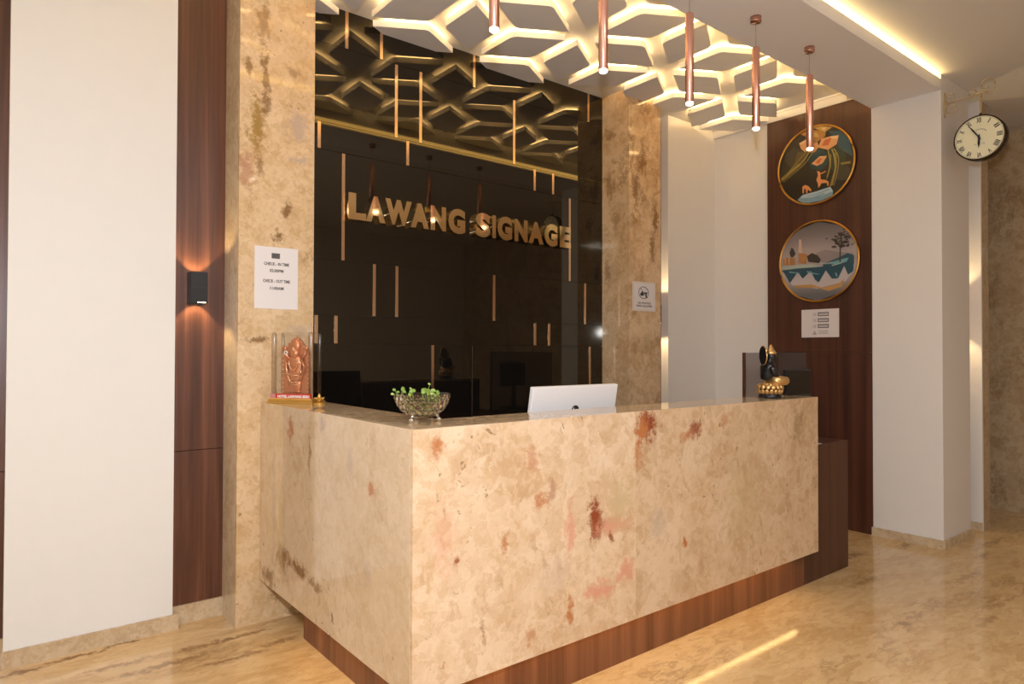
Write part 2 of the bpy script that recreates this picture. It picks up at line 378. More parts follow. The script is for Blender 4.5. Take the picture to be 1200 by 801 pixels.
def text_bm(s, size, extrude=0.0, offset=0.0, res=3):
    c = bpy.data.curves.new('t', 'FONT'); c.body = s; c.size = size; c.extrude = extrude; c.offset = offset
    c.align_x = 'CENTER'; c.align_y = 'CENTER'; c.resolution_u = res
    o = bpy.data.objects.new('t', c); COL.objects.link(o)
    dg = bpy.context.evaluated_depsgraph_get(); dg.update()
    me = bpy.data.meshes.new_from_object(o.evaluated_get(dg))
    bm = bmesh.new(); bm.from_mesh(me)
    bpy.data.objects.remove(o); bpy.data.curves.remove(c); bpy.data.meshes.remove(me)
    return bm
def text_on(s, size, xf, offset=0.0, extrude=0.0002, bm=None, res=2, width=None):
    t = text_bm(s, size, extrude, offset, res)
    if width:
        xs = [v.co.x for v in t.verts]; k = width/(max(xs)-min(xs))
        for v in t.verts: v.co.x *= k
    for v in t.verts: v.co = xf(v.co)
    bm = bm or bmesh.new(); merge(bm, t); return bm

# ================================================================== structure
YB = 1.85; R_ = math.radians
struct('floor', box(-3.6, 6.0, -4.6, 3.2, -.06, 0), M['floor'])
struct('wall_rear', box(-3.6, 4.2, YB, YB+.1, 0, 3.5), M['white'])
struct('wall_left', box(-3.7, -3.6, -4.6, YB+.1, 0, 3.5), M['white'])
struct('wall_front', box(-3.7, 6.0, -4.7, -4.6, 0, 3.5), M['white2'])
struct('wall_right', box(5.80, 5.9, -4.6, 3.2, 0, 3.25), M['marble_far'])
bm = box(5.80, 5.9, -4.6, 3.2, 3.25, 3.5); struct('wall_right_upper', bm, M['brownpaint'])
struct('wall_corridor_end', box(4.88, 5.9, 3.1, 3.2, 0, 3.5), M['brownpaint'])
bm = box(4.13, 4.88, .312, YB+.1, 0, 3.5); box(4.88, 5.05, .30, 3.1, 0, 3.5, bm); struct('wall_alcove_side', bm, M['white2'])
struct('wall_rear_left_panel', box(-1.015, -.357, 1.68, YB, 0, 3.366), M['white'])
struct('wall_rear_right_panel', box(3.455, 4.13, 1.69, YB, 0, 3.366), M['white2'])
bm = box(-3.7, 6.0, -4.7, -.09, 3.29, 3.5); box(4.10, 6.0, -.09, 3.2, 3.29, 3.5, bm); struct('ceiling', bm, M['ceil'])
struct('ceiling_recess', box(-3.7, 4.2, .312, YB, 3.366, 3.5), M['ceil'])
bm = box(-3.6, 4.10, -.10, .312, 3.18, 3.5); box(-3.6, 4.10, -.152, -.10, 3.18, 3.195, bm); box(-3.6, 4.10, -.152, -.138, 3.195, 3.256, bm)
struct('ceiling_soffit', bm, M['soffit'])
struct('trim_1', box(4.088, 4.105, .317, 1.69, 3.352, 3.366), M['whiteplastic'])
# baseboards
struct('baseboard_left', box(-1.02, -.332, 1.667, 1.68, 0, .074), M['skirt'])
struct('baseboard_left_recess', box(-.357, -.113, 1.722, 1.733, 0, .093), M['skirt'])
struct('baseboard_far_left', box(-1.6, -1.015, 1.722, 1.733, 0, .115), M['skirt'])
bm = box(4.086, 4.10, -.166, .318, 0, .062); box(4.10, 4.66, -.166, -.152, 0, .062, bm); struct('baseboard_pillar', bm, M['skirt'])
struct('baseboard_niche', box(4.871, 4.885, -.15, .06, 0, .06), M['skirt'])

# white pillar at the end of the wood panel
t = thing('white_pillar', 'wide white painted pillar right of the dark wood panel, with stone baseboard', 'pillar', (4.45, .08, 0))
obj('shaft', box(4.10, 4.63, -.152, .312, 0, 3.29), M['white2'], t)
# marble pillars
def pillar(label, x0, x1, xc, mf, ms, front_first):
    t = thing('marble_pillar', label, 'pillar', (xc, 1.5, 0))
    obj('slab', box(x0, x1, 1.5, 1.52, 0, 3.366), mf, t)
    obj('slab', box(x0, x0+.02, 1.5205, YB, 0, 3.366), ms, t)
    obj('slab', box(x1-.02, x1, 1.5205, YB, 0, 3.366), ms, t)
pillar('beige marble pillar with olive brown vein, left of the black wall, carrying the check-in notice', -.113, .27, 0, M['pil_left'], M['pil_side'], True)
pillar('brown veined marble pillar right of the black wall, carrying the no photo sign', 2.745, 3.12, 2.93, M['pil_right'], M['pil_right'], True)
t = thing('marble_pillar', 'narrow brown marble pilaster behind the hanging clock at the corridor', 'pillar', (4.965, .07, 0))
obj('slab', box(4.905, 5.05, -.153, -.133, 0, 3.288), M['marble_far'], t)
obj('slab', box(4.885, 4.9045, -.153, .299, 0, 3.288), M['white2'], t, label='white painted side')
obj('slab', box(5.03, 5.05, -.1325, .299, 0, 3.288), M['marble_far'], t)

# wood panels
def woodpanel(label, loc, boards, mat):
    t = thing('wood_panel', label, 'wood panel', loc)
    for b in boards: obj('board', box(*b, bev=.0006), mat, t)
    return t
woodpanel('narrow walnut strip with black sconce between white wall and left marble pillar', (-.235, 1.79, 0),
          [(-.357, -.113, 1.733, YB, .093, .854), (-.357, -.113, 1.733, YB, .857, 3.366)], M['wood'])
woodpanel('walnut strip cut by the left edge of the photo, left of white wall', (-1.3, 1.79, 0),
          [(-1.6, -1.015, 1.733, YB, .115, .83), (-1.6, -1.015, 1.733, YB, .833, 3.366)], M['wood'])
woodpanel('walnut strip in the recess between right marble pillar and white alcove wall', (3.285, 1.79, 0),
          [(3.12, 3.455, 1.765, YB, 0, .854), (3.12, 3.455, 1.765, YB, .857, 3.366)], M['wood'])
woodpanel('tall dark walnut panel behind the counter holding two round pictures', (4.12, .74, 0),
          [(4.105, 4.13, .317, 1.16, 0, 1.3525), (4.105, 4.13, .317, 1.16, 1.3535, 3.366)], M['wood_red'])
woodpanel('thin walnut strip in the slot beside the white pillar and marble pilaster', (4.757, .10, 0),
          [(4.636, 4.879, .08, .29, 0, 3.285)], M['wood'])

# ================================================================== black feature wall
rows = [(0, .9, [.95, 1.9]), (.9, 1.398, [1.179, 1.491, 2.605]), (1.398, 1.565, [.40, .519, 2.047, 2.183]), (1.565, 1.886, [.763, .917, 1.673, 2.554]),
        (1.886, 2.52, [.56, 2.39]), (2.52, 2.68, [.41, .989, 2.039, 2.219]), (2.68, 3.14, [.907, 1.082, 1.847]), (3.14, 3.366, [.576, .803, 1.499, 2.588])]
fw = thing('feature_wall', 'glossy black tiled wall with vertical gold strips behind the counter', 'wall cladding', (1.5, YB-.03, 0))
obj('backing', box(.27, 2.745, 1.789, YB, 0, 3.366), M['joint'], fw)
for z0, z1, xs in rows:
    cur = .27
    for x in xs + [2.745]:
        last = x == 2.745
        g = .0 if last else .010
        obj('tile', box(cur+(.0 if cur == .27 else .010), x-g, 1.777, 1.789, z0+.0012, z1-.0012), M['black_glass'], fw)
        if not last and z0 > 0:
            steel = x == 1.491
            w = .004 if steel else .0098
            obj('metal_strip', box(x-w, x+w, 1.775, 1.789, z0+.003, z1-.003), M['steel' if steel else 'gold_strip'], fw, label='thin steel strip' if steel else None)
        elif not last:
            obj('metal_strip', box(x-.0098, x+.0098, 1.776, 1.789, z0+.003, z1-.003), M['black'], fw, label='black filler strip')
        cur = x

# gold letters
sg = thing('wall_sign', 'polished gold letters reading LAWANG SIGNAGE on the black wall', 'sign', (1.47, 1.777, 2.13))
for ch, x0, x1 in [('L', .577, .690), ('A', .688, .818), ('W', .816, 1.000), ('A', .992, 1.126), ('N', 1.138, 1.254), ('G', 1.272, 1.405), ('S', 1.49, 1.612), ('I', 1.630, 1.660), ('G', 1.674, 1.803), ('N', 1.824, 1.944), ('A', 1.952, 2.095), ('G', 2.104, 2.232), ('E', 2.255, 2.368)]:
    b = text_bm(ch, 1, .1, .062, 4)
    xs = [v.co.x for v in b.verts]; ys = [v.co.y for v in b.verts]
    ov = .004 if ch in 'GS' else 0
    for v in b.verts:
        u = (v.co.x-min(xs))/(max(xs)-min(xs)); w = (v.co.y-min(ys))/(max(ys)-min(ys)); d = (v.co.z+.1)/.2
        v.co = Vector((x0+u*(x1-x0), 1.775-d*.035, 2.131-ov+w*(.156+2*ov)))
    bmesh.ops.recalc_face_normals(b, faces=b.faces[:])
    obj('letter', b, M['gold'], sg)

# ================================================================== patterned ceiling
cf = thing('ceiling_feature', 'backlit ceiling pattern of white diamond tiles with glowing gaps above the counter', 'ceiling decoration', (1.7, 1.05, 3.366))
AW, RS = .787, .4544
def inset(poly, d):
    n = len(poly); out = []
    for i in range(n):
        p0, p1, p2 = Vector(poly[i-1]), Vector(poly[i]), Vector(poly[(i+1) % n])
        e1 = (p1-p0).normalized(); e2 = (p2-p1).normalized()
        n1 = Vector((-e1.y, e1.x)); n2 = Vector((-e2.y, e2.x))
        b = (n1+n2).normalized(); out.append(p1 + b*(d/max(.2, b.dot(n1))))
    return out
def rounded(poly):
    out = []; n = len(poly)
    for i in range(n):
        p0, p1, p2 = poly[i-1], poly[i], poly[(i+1) % n]
        a = (p0-p1).normalized(); b = (p2-p1).normalized()
        obt = a.dot(b) < 0
        if not obt: out.append(p1); continue
        r = .035
        for k in range(5):
            q = k/4; out.append((p1+a*r)*(1-q)**2 + p1*2*q*(1-q) + (p1+b*r)*q*q)
    return out
def clip(poly, axis, lim, keep_less):
    out = []; n = len(poly)
    f = lambda p: (lim-p[axis]) if keep_less else (p[axis]-lim)
    for i in range(n):
        a, b = poly[i], poly[(i+1) % n]; fa, fb = f(a), f(b)
        if fa >= 0: out.append(a)
        if (fa >= 0) != (fb >= 0): out.append(a+(b-a)*(fa/(fa-fb)))
    return out
def area2(p): return abs(sum(a.x*b.y-b.x*a.y for a, b in zip(p, p[1:]+p[:1])))/2
ZT0, ZT1, ZC = 3.300, 3.338, 3.366
def tile(cx, cy, kind):
    h, w = RS/2, AW/2
    if kind == 0: poly = [(cx+w, cy), (cx, cy+h), (cx-w, cy), (cx, cy-h)]
    elif kind == 1: # left of the shared vertical edge
        poly = [(cx-w/2, cy-h/2), (cx+w/2, cy-h-h/2), (cx+w/2, cy+h/2), (cx-w/2, cy+h+h/2)]
    else: poly = [(cx-w/2, cy-h-h/2), (cx+w/2, cy-h/2), (cx+w/2, cy+h+h/2), (cx-w/2, cy+h/2)]
    p = inset(poly, .054)
    p = rounded(p)
    for ax, lim, less in ((1, 1.776, True), (1, .318, False), (0, 4.09, True)):
        p = clip(p, ax, lim, less)
        if len(p) < 3: return
    if area2(p) < .008: return
    o = obj('tile', prism([(q.x, q.y) for q in p], ZT0, ZT1), M['tile'], cf)
    c = Vector((sum(q.x for q in p)/len(p), sum(q.y for q in p)/len(p)))
    ins = inset(poly, .094)
    for ax, lim, less in ((1, 1.765, True), (1, .33, False), (0, 4.08, True)):
        ins = clip(ins, ax, lim, less)
    if len(ins) < 3: return
    b = bmesh.new()
    n = len(ins)
    inn = [c+(q-c)*.93 for q in ins]
    ra = [(b.verts.new((q.x, q.y, ZT1+.004)), b.verts.new((q.x, q.y, ZC-.004)), b.verts.new((r.x, r.y, ZC-.004)), b.verts.new((r.x, r.y, ZT1+.004))) for q, r in zip(ins, inn)]
    for i in range(n):
        A, B = ra[i], ra[(i+1) % n]
        for k in range(4): b.faces.new((A[k], A[(k+1) % 4], B[(k+1) % 4], B[k]))
    bmesh.ops.recalc_face_normals(b, faces=b.faces[:])
    obj('led_strip', b, M['led_tile'], o)
    s = bmesh.new()                                # mounting block between tile and ceiling
    prism([(q.x, q.y) for q in [c+(q-c)*.5 for q in ins]], ZT1, ZC, s)
    obj('mount', s, M['tile'], o)
Y0 = 1.04
for k in range(-2, 6):
    x = 1.40+AW*k
    if x > 3.9: continue
    tile(x, Y0, 0)
for k in range(-2, 6):
    x = 1.79+AW*k
    tile(x, Y0-1.5*RS, 0)
    if x < 2.2: tile(x, Y0+1.5*RS, 0)
for k in range(-2, 6):
    x = 1.40+AW*k                                   # rows of leaning tiles
    tile(x-AW/4, Y0-.75*RS, 1)
    if x+AW/4 < 3.8: tile(x+AW/4, Y0-.75*RS, 2)
for k in range(-2, 5):
    x = 1.79+AW*k
    tile(x-AW/4, Y0+.75*RS, 1); tile(x+AW/4, Y0+.75*RS, 2)
cove = obj('led_strip', box(-3.5, 4.09, -.128, -.112, 3.252, 3.262), M['led_cove']); tag(cove, 'warm light strip hidden in the ceiling cove above the soffit edge', 'light strip')
st = obj('step_light', box(-3.5, 4.10, .3125, .318, 3.19, 3.235), M['led_step']); tag(st, 'warm light strip along the back of the soffit facing the black wall', 'light strip')

# ================================================================== pendants
for i, x in enumerate((.397, .989, 1.595, 2.182, 2.762)):
    t = thing('pendant_lamp', ['slim copper tube pendant nearest the camera, leftmost of five', 'second copper tube pendant from the left, in front of the tile pattern',
        'middle copper tube pendant of the five in a row', 'fourth copper tube pendant from the left, in front of the white alcove wall', 'rightmost copper tube pendant, hanging in front of the flower picture'][i],
        'pendant lamp', (x, .093, 3.18), 'copper pendants in a row over the counter')
    obj('canopy', lathe([(.002, -.032), (.027, -.030), (.029, -.026), (.029, 0), (.0, 0)], (x, .093, 3.18), 24), M['copper_dark'], t, True)
    obj('cable', tube([(x, .093, 3.005), (x, .093, 3.15)], .0016, 6), M['cable'], t)
    obj('tube', lathe([(.004, 3.014), (.018, 3.012), (.0205, 3.008), (.0205, 2.575), (.0185, 2.573), (.0185, 2.585), (.0, 2.585)], (x, .093, 0), 28), M['copper'], t, True)
    obj('bulb', lathe([(.0, 2.561), (.012, 2.562), (.0172, 2.566), (.0175, 2.584), (.0, 2.584)], (x, .093, 0), 20), M['bulb'], t, True)

# ================================================================== sconces
def sconce(x, y, w, label, power):
    t = thing('wall_sconce', label, 'wall lamp', (x, y, 1.592))
    d = .085
    b = bmesh.new()                                 # open-ended box shell
    box(x-w/2, x+w/2, y-d, y-d+.006, 1.592, 1.748, b); box(x-w/2, x-w/2+.006, y-d+.006, y, 1.592, 1.748, b); box(x+w/2-.006, x+w/2, y-d+.006, y, 1.592, 1.748, b)
    box(x-w/2+.006, x+w/2-.006, y-.006, y, 1.592, 1.748, b); box(x-w/2+.006, x+w/2-.006, y-d+.006, y-.006, 1.66, 1.68, b)
    obj('housing', b, M['black'], t)
    obj('front_ridge', box(x-w/2+.012, x+w/2, y-d-.003, y-d, 1.668, 1.674), M['black_metal'], t)
    obj('light_slot', box(x-w*.1, x+w*.38, y-d-.0012, y-d, 1.5945, 1.5985), M['sconce_lamp'], t)
    for s, z in ((1, 1.70), (-1, 1.64)):
        obj('lamp', lathe([(.0, -.004), (min(.018, w*.3), -.004), (min(.018, w*.3), .004), (0, .004)], (x, y-.045, z), 16), M['sconce_lamp'], t)
        l = bpy.data.lights.new('sconce_beam', 'SPOT'); l.energy = power; l.color = (1, .72, .36); l.spot_size = R_(98); l.spot_blend = .4; l.shadow_soft_size = .008
        o = bpy.data.objects.new('sconce_beam', l); COL.objects.link(o); o.parent = t
        o.location = Vector((x, y-.045, z+.012*s))-Vector((x, y, 1.592)); o.rotation_euler = (PI if s > 0 else 0, 0, 0)

sconce(-.255, 1.733, .077, 'small black up and down wall lamp on the left walnut strip', 5)
sconce(3.315, 1.765, .077, 'small black wall lamp in the recess behind right marble pillar', 9)
sconce(4.745, .08, .077, 'small black wall lamp in the slot beside white pillar', 9)

# ================================================================== counter
dk = thing('reception_counter', 'L shaped beige marble reception counter on a recessed walnut plinth', 'reception desk', (0, 0, 0))
L = 2.663
obj('marble_panel', box(0, 1.0915, 0, .02, .217, 1.1, bev=.0012), M['marble_front'], dk, label='left front slab with rust red blotches')
obj('marble_panel', box(1.0925, L, 0, .02, .217, 1.1, bev=.0012), M['marble_front_right'], dk, label='right front slab, plainer beige')
obj('marble_panel', box(0, .02, .0205, 1.499, .217, 1.1, bev=.0012), M['marble_side'], dk, label='greyer beige slab on the short end')
obj('countertop', box(.0205, L, .0205, .25, 1.08, 1.1, bev=.001), M['marble_top'], dk)
obj('countertop', box(.0205, .26, .2505, 1.499, 1.08, 1.1, bev=.001), M['marble_top'], dk)
b = box(.0205, L, .0205, .24, .217, 1.079); box(.0205, .25, .2405, 1.498, .217, 1.079, b)
obj('carcass', b, M['wood_red'], dk)
obj('plinth', box(.106, 2.25, .088, .24, 0, .2165), M['wood_plinth'], dk)
obj('plinth', box(2.2515, L, .088, .24, 0, .2165), M['wood_plinth'], dk)
obj('plinth', box(.106, .25, .2405, 1.189, 0, .2165), M['wood_plinth'], dk)
obj('end_cabinet', box(L+.0005, 3.216, .088, .80, 0, .80, bev=.001), M['wood_red'], dk)
obj('worktop', box(.2605, L, .2505, .80, .775, .80), M['wood_red'], dk)
obj('led_strip', box(.10, 2.50, .036, .060, .2115, .2165), M['led_plinth'], dk)
obj('led_strip', box(.036, .060, .10, 1.18, .2115, .2165), M['led_plinth'], dk)
ps = obj('paper_sheet', box(2.70, 2.91, .10, .396, .8002, .802), M['paper']); tag(ps, 'white paper sheet peeking past the right end of the marble counter', 'paper')

# ================================================================== things on the counter
# all-in-one computer
t = thing('desktop_computer', 'white computer back with dark round emblem standing behind the counter', 'computer', (1.10, .42, .80))
ang = R_(10)
def scr(x, y, z): # local: x width, y thickness (towards -y is the seen back), z height -> leans back
    return Vector((1.085+x, .365+y*math.cos(ang)-z*math.sin(ang)*1.0+.04, .86+z*math.cos(ang)+y*math.sin(ang)))
def tb(b):
    for v in b.verts: v.co = scr(*v.co)
    return b
obj('back_cover', tb(box(-.275, .275, 0, .022, 0, .342, bev=.004)), M['whiteplastic'], t)
obj('display', tb(box(-.268, .268, .0225, .026, .01, .334)), M['screen'], t)
obj('stand', box(.98, 1.19, .38, .56, .80, .808, tb(box(-.05, .05, .026, .036, -.045, .14))), M['silver'], t)
zl = .225
e = bmesh.new(); prism([(.024*math.cos(a*PI/14), .024*math.sin(a*PI/14)) for a in range(28)], 0, .0012, e, lambda c: scr(c.x, -c.z, zl+c.y))
em = obj('emblem', e, M['ink'], t)
obj('emblem_letters', text_on('hp', .036, lambda c: scr(c.x+c.y*.25, -.0013-c.z, zl+c.y-.001), .001), M['whiteplastic'], em)

# crystal bowl
BC = Vector((.167, .222, 1.1))
t = thing('glass_bowl', 'cut crystal bowl on silver feet holding small green plants on counter corner', 'bowl', BC)
prof_o = [(.0, .018), (.03, .018), (.058, .026), (.082, .046), (.097, .074), (.1025, .102)]
prof_i = [(.098, .102), (.092, .075), (.077, .049), (.054, .031), (.028, .024), (0, .024)]
b = bmesh.new(); SG = 36; rings = []
pr_o = [(.03, .017), (.048, .021), (.066, .031), (.080, .043), (.090, .057), (.097, .072), (.1015, .087), (.1025, .101)]
for k, (r, z) in enumerate(pr_o):                   # diamond cut outside: alternate points pushed in and out
    rings.append([b.verts.new(BC+Vector(((r+(.0028 if (i+k) % 2 else -.0016)*(0 < k < 7))*math.cos(2*PI*i/SG), (r+(.0028 if (i+k) % 2 else -.0016)*(0 < k < 7))*math.sin(2*PI*i/SG), z+(.0012 if k == 7 and i % 2 else 0)))) for i in range(SG)])
for r, z in prof_i[:-1]: rings.append([b.verts.new(BC+Vector((r*math.cos(2*PI*i/SG), r*math.sin(2*PI*i/SG), z))) for i in range(SG)])
for k, (A, B) in enumerate(zip(rings, rings[1:])):
    for i in range(SG):
        j = (i+1) % SG
        if k < 7:
            if (i+k) % 2: b.faces.new((A[i], A[j], B[i])); b.faces.new((A[j], B[j], B[i]))
            else: b.faces.new((A[i], A[j], B[j])); b.faces.new((A[i], B[j], B[i]))
        else: b.faces.new((A[i], A[j], B[j], B[i]))
b.faces.new(rings[0][::-1]); b.faces.new(rings[-1]); bmesh.ops.recalc_face_normals(b, faces=b.faces[:])
obj('bowl', b, M['crystal'], t)
for a in (200, 320, 80):
    ca, sa = math.cos(R_(a)), math.sin(R_(a)); fx = lambda r: (BC.x+ca*r, BC.y+sa*r)
    b = tube([(*fx(.050), 1.1275), (*fx(.058), 1.122), (*fx(.060), 1.114), (*fx(.058), 1.106)], [.008, .007, .006, .009]); ball((*fx(.062), 1.108), (.010, .010, .0085), b); obj('foot', b, M['silver'], t, True)
random.seed(11)
pl = bmesh.new(); lf = bmesh.new(); lf2 = bmesh.new()
def sprig(u, w, h, du=0, n=3):
    o = lambda u, w, z: Vector((BC.x+u*.78+w*.62, BC.y-u*.62+w*.78, 1.1+z))
    top = o(u+du, w, h); base = o(u*.5, w*.5, .03); mid = o(u*.93, w*.93, h*.8)
    tube([base, mid, top], .0010, 5, pl)
    for k in range(n):
        c = top + Vector((random.uniform(-.011, .011), random.uniform(-.011, .011), random.uniform(-.010, .004)))
        r = random.uniform(.0062, .0088)
        rot = Matrix.Rotation(random.uniform(-.5, .5), 4, 'Z') @ Matrix.Rotation(random.uniform(.7, 1.3), 4, 'X')
        ball(c, (r, r*.85, .0014), lf if random.random() < .6 else lf2, 10, 5, rot)
for a in [(-.088, .0, .112, -.014, 2), (-.075, .01, .116, -.006, 2), (-.06, -.01, .112, 0, 2), (-.05, .02, .118, .004, 2), (-.085, -.02, .100, -.012, 2), (-.045, -.03, .104, .002, 2), (-.036, .0, .108, 0, 2),
          (.012, .0, .122, .002, 3), (.02, .0, .134, .008, 1), (.004, -.02, .122, -.002, 2), (.022, -.03, .108, .0, 3), (.035, .01, .110, .0, 3), (.045, -.02, .104, .002, 3), (.055, -.03, .094, .0, 3), (.06, .0, .106, .004, 2),
          (.05, -.045, .082, 0, 2), (.0, .03, .105, 0, 2), (.03, .04, .108, 0, 2)]:
    sprig(*a)
po = obj('plant', pl, M['leaf'], t); obj('leaves', lf, M['leaf'], po, True); obj('leaves', lf2, M['leaf2'], po, True)

# shrine
SC = Vector((.128, 1.352, 1.1)); SR = Matrix.Translation(SC) @ Matrix.Rotation(R_(-52), 4, 'Z') @ Matrix.Diagonal((.93, .95, 1, 1))
def sx(b): b.transform(SR); return b
t = thing('shrine_display', 'copper relief deity plaque in a clear acrylic case on gold base by left pillar', 'shrine', SC)
b = box(-.135, .135, -.075, .06, 0, .010, bev=.002); box(-.128, .128, -.068, .055, .010, .020, b, .002)
for i in range(26): ball((-.119+i*.0095, -.066, .0225), .0052, b, 8, 6)
obj('base', sx(b), M['gold_base'], t)
obj('name_band', sx(box(-.085, .118, -.066, -.05, .022, .048)), M['red'], t)
obj('name_band', sx(box(-.118, -.086, -.066, -.05, .022, .048)), M['pinkp'], t, label='faded pink end of the band')
obj('lettering', sx(text_on('HOTEL LAWANG SIGN', .017, lambda c: Vector((.02+c.x, -.0663-c.z, .0345+c.y)), .0009, width=.185)), M['paper'], t)
arch = [(-.080, .048), (.080, .048), (.080, .245), (.068, .268), (.052, .283), (.034, .305), (.014, .322), (0, .328), (-.014, .322), (-.034, .305), (-.052, .283), (-.068, .268), (-.080, .245)]
pq = prism(arch, 0, .012, None, lambda c: Vector((c.x, -.012+c.z, c.y)))
rel = obj('plaque', sx(pq), M['relief'], t)
b = bmesh.new()
ball((0, -.016, .262), (.026, .014, .036), b); ball((0, -.022, .228), (.024, .018, .026), b); ball((0, -.018, .185), (.036, .016, .042), b); ball((0, -.018, .135), (.044, .016, .045), b); ball((0, -.016, .085), (.034, .014, .045), b)
for s in (-1, 1):
    tube([(s*.034, -.018, .20), (s*.05, -.02, .165), (s*.04, -.024, .135), (s*.018, -.028, .13)], [.012, .011, .009, .008], 8, b)
    tube([(s*.03, -.016, .205), (s*.052, -.018, .225), (s*.056, -.018, .245)], [.010, .009, .007], 8, b); ball((s*.056, -.018, .252), (.012, .008, .012), b)
    ball((s*.016, -.018, .056), (.016, .012, .008), b)
b.transform(Matrix.Translation((0, 0, .048)) @ Matrix.Diagonal((1.12, 1, 1.09, 1)) @ Matrix.Translation((0, 0, -.048)))
obj('figure', sx(b), M['relief'], rel, True)
b = bmesh.new()
tube([(.02*math.cos(a)*1.1, -.036, .195+.045*math.sin(a)) for a in [PI+i*PI/10 for i in range(11)]], .0035, 6, b); tube([(.038*math.cos(a), -.034, .19+.095*math.sin(a)) for a in [PI+i*PI/12 for i in range(13)]], .004, 6, b)
ball((0, -.036, .246), (.009, .006, .012), b)
tube([(-.045, -.034, .145), (-.02, -.036, .135), (0, -.036, .130), (.03, -.034, .128)], .004, 6, b)
for z in (.09, .10, .115): tube([(-.03, -.030, z), (0, -.034, z-.006), (.03, -.030, z)], .0028, 6, b)
b.transform(Matrix.Translation((0, -.002, .048)) @ Matrix.Diagonal((1.12, 1, 1.09, 1)) @ Matrix.Translation((0, 0, -.048)))
obj('ornament', sx(b), M['relief_hi'], rel, True)
b = bmesh.new()
for i in range(9):
    for s in (-1, 1): ball((s*.075, -.014, .055+i*.022), .0030, b, 6, 5)
for q in arch[4:]: ball((q[0]*.93, -.014, q[1]*.985), .0028, b, 6, 5)
obj('beads', sx(b), M['pearl'], rel)
e = obj('disc', sx(lathe([(0, 0), (.011, 0), (.011, .004), (0, .004)], (0, 0, 0), 20, None, Matrix.Translation((-.05, -.024, .248)) @ Matrix.Rotation(R_(90), 4, 'X'))), M['pearl'], rel)
obj('disc_centre', sx(ball((-.05, -.029, .248), (.0045, .0015, .0045))), M['ink'], e)
b = box(-.098, .098, -.060, -.057, .048, .345); box(-.098, .098, .047, .050, .048, .345, b); box(-.098, .098, -.060, .050, .345, .349, b)
obj('acrylic_cover', sx(b), M['acrylic'], t)
for s in (-1, 1):
    obj('rounded_side', sx(lathe([(0, 0), (.013, 0), (.0135, .28), (.012, .292), (.007, .299), (0, .301)], (s*.108, -.045, .048), 20)), M['acrylic_edge'], t, True)
    obj('rounded_side', sx(lathe([(0, 0), (.009, 0), (.0095, .28), (.008, .292), (.004, .297), (0, .299)], (s*.110, .04, .048), 16)), M['acrylic_edge'], t, True)
# gold ornament
OC = SC + Vector((.040, -.182, 0))
t = thing('gold_ornament', 'tiny gold lotus ornament at the right front corner of the shrine base', 'ornament', OC)
obj('foot', lathe([(0, 0), (.026, 0), (.026, .006), (.012, .010), (.008, .018), (0, .018)], OC, 20), M['gold_base'], t, True)
for i in range(8):
    a = i*PI/4; rot = Matrix.Rotation(a, 4, 'Z') @ Matrix.Rotation(R_(52), 4, 'Y')
    obj('petal', ball(OC+Vector((math.cos(a)*.014, math.sin(a)*.014, .026)), (.004, .008, .016), None, 8, 6, rot), M['gold_base'], t, True)
obj('bud', ball(OC+Vector((0, 0, .036)), (.008, .008, .018), None, 10, 8), M['gold_base'], t, True)

# statue
TC = Vector((2.36, .12, 1.1)); TR = Matrix.Translation(TC) @ Matrix.Rotation(R_(-30), 4, 'Z')
def tx(b): b.transform(TR); return b
def skin_bm(verts, edges, radii, sub=2):
    me = bpy.data.meshes.new('s'); me.from_pydata(verts, edges, []); o = bpy.data.objects.new('s', me); COL.objects.link(o)
    m = o.modifiers.new('k', 'SKIN'); o.modifiers.new('u', 'SUBSURF').levels = sub
    for v, r in zip(me.skin_vertices[0].data, radii): v.radius = (r, r) if isinstance(r, (int, float)) else r
    me.skin_vertices[0].data[0].use_root = True
    dg = bpy.context.evaluated_depsgraph_get(); dg.update()
    m2 = bpy.data.meshes.new_from_object(o.evaluated_get(dg)); b = bmesh.new(); b.from_mesh(m2)
    bpy.data.objects.remove(o); bpy.data.meshes.remove(me); bpy.data.meshes.remove(m2); return b
t = thing('statue', 'black and gold seated figure on lotus base at right end of counter', 'statue', TC)
obj('base', tx(lathe([(0, 0), (.062, 0), (.064, .010), (.058, .018), (.056, .04), (.05, .05), (0, .05)], (0, 0, 0), 32)), M['statue_black'], t, True)
for r, z, n, sz, tilt in ((.062, .036, 16, (.007, .013, .016), 24), (.064, .064, 14, (.008, .015, .017), -22)):
    b = bmesh.new()
    for i in range(n):
        a = 2*PI*i/n; ball((math.cos(a)*r, math.sin(a)*r, z), sz, b, 8, 6, Matrix.Rotation(a, 4, 'Z') @ Matrix.Rotation(R_(tilt), 4, 'Y'))
    obj('lotus_petals', tx(b), M['statue_gold'], t, True)
obj('lotus_seat', tx(lathe([(0, .05), (.052, .05), (.058, .07), (.056, .082), (0, .084)], (0, 0, 0), 24)), M['statue_gold'], t, True)
V = [(-.012, 0, .095), (-.015, 0, .130), (-.013, 0, .165), (-.008, 0, .192), (.0, 0, .207), (.006, 0, .228), (.008, 0, .242),
     (-.012, .040, .180), (-.006, .054, .145), (.020, .044, .118), (.038, .016, .112),
     (-.012, -.040, .180), (-.006, -.054, .145), (.020, -.044, .118), (.038, -.010, .114)]
E = [(0, 1), (1, 2), (2, 3), (3, 4), (4, 5), (5, 6), (2, 7), (7, 8), (8, 9), (9, 10), (2, 11), (11, 12), (12, 13), (13, 14)]
Rr = [.048, .041, .045, .026, .016, .024, .020, .020, .017, .014, .010, .020, .017, .014, .010]
b = skin_bm(V, E, Rr); ball((.010, 0, .232), (.026, .024, .031), b, 20, 14)
fig = obj('body', tx(b), M['statue_black'], t, True)
b = bmesh.new()                                     # face details
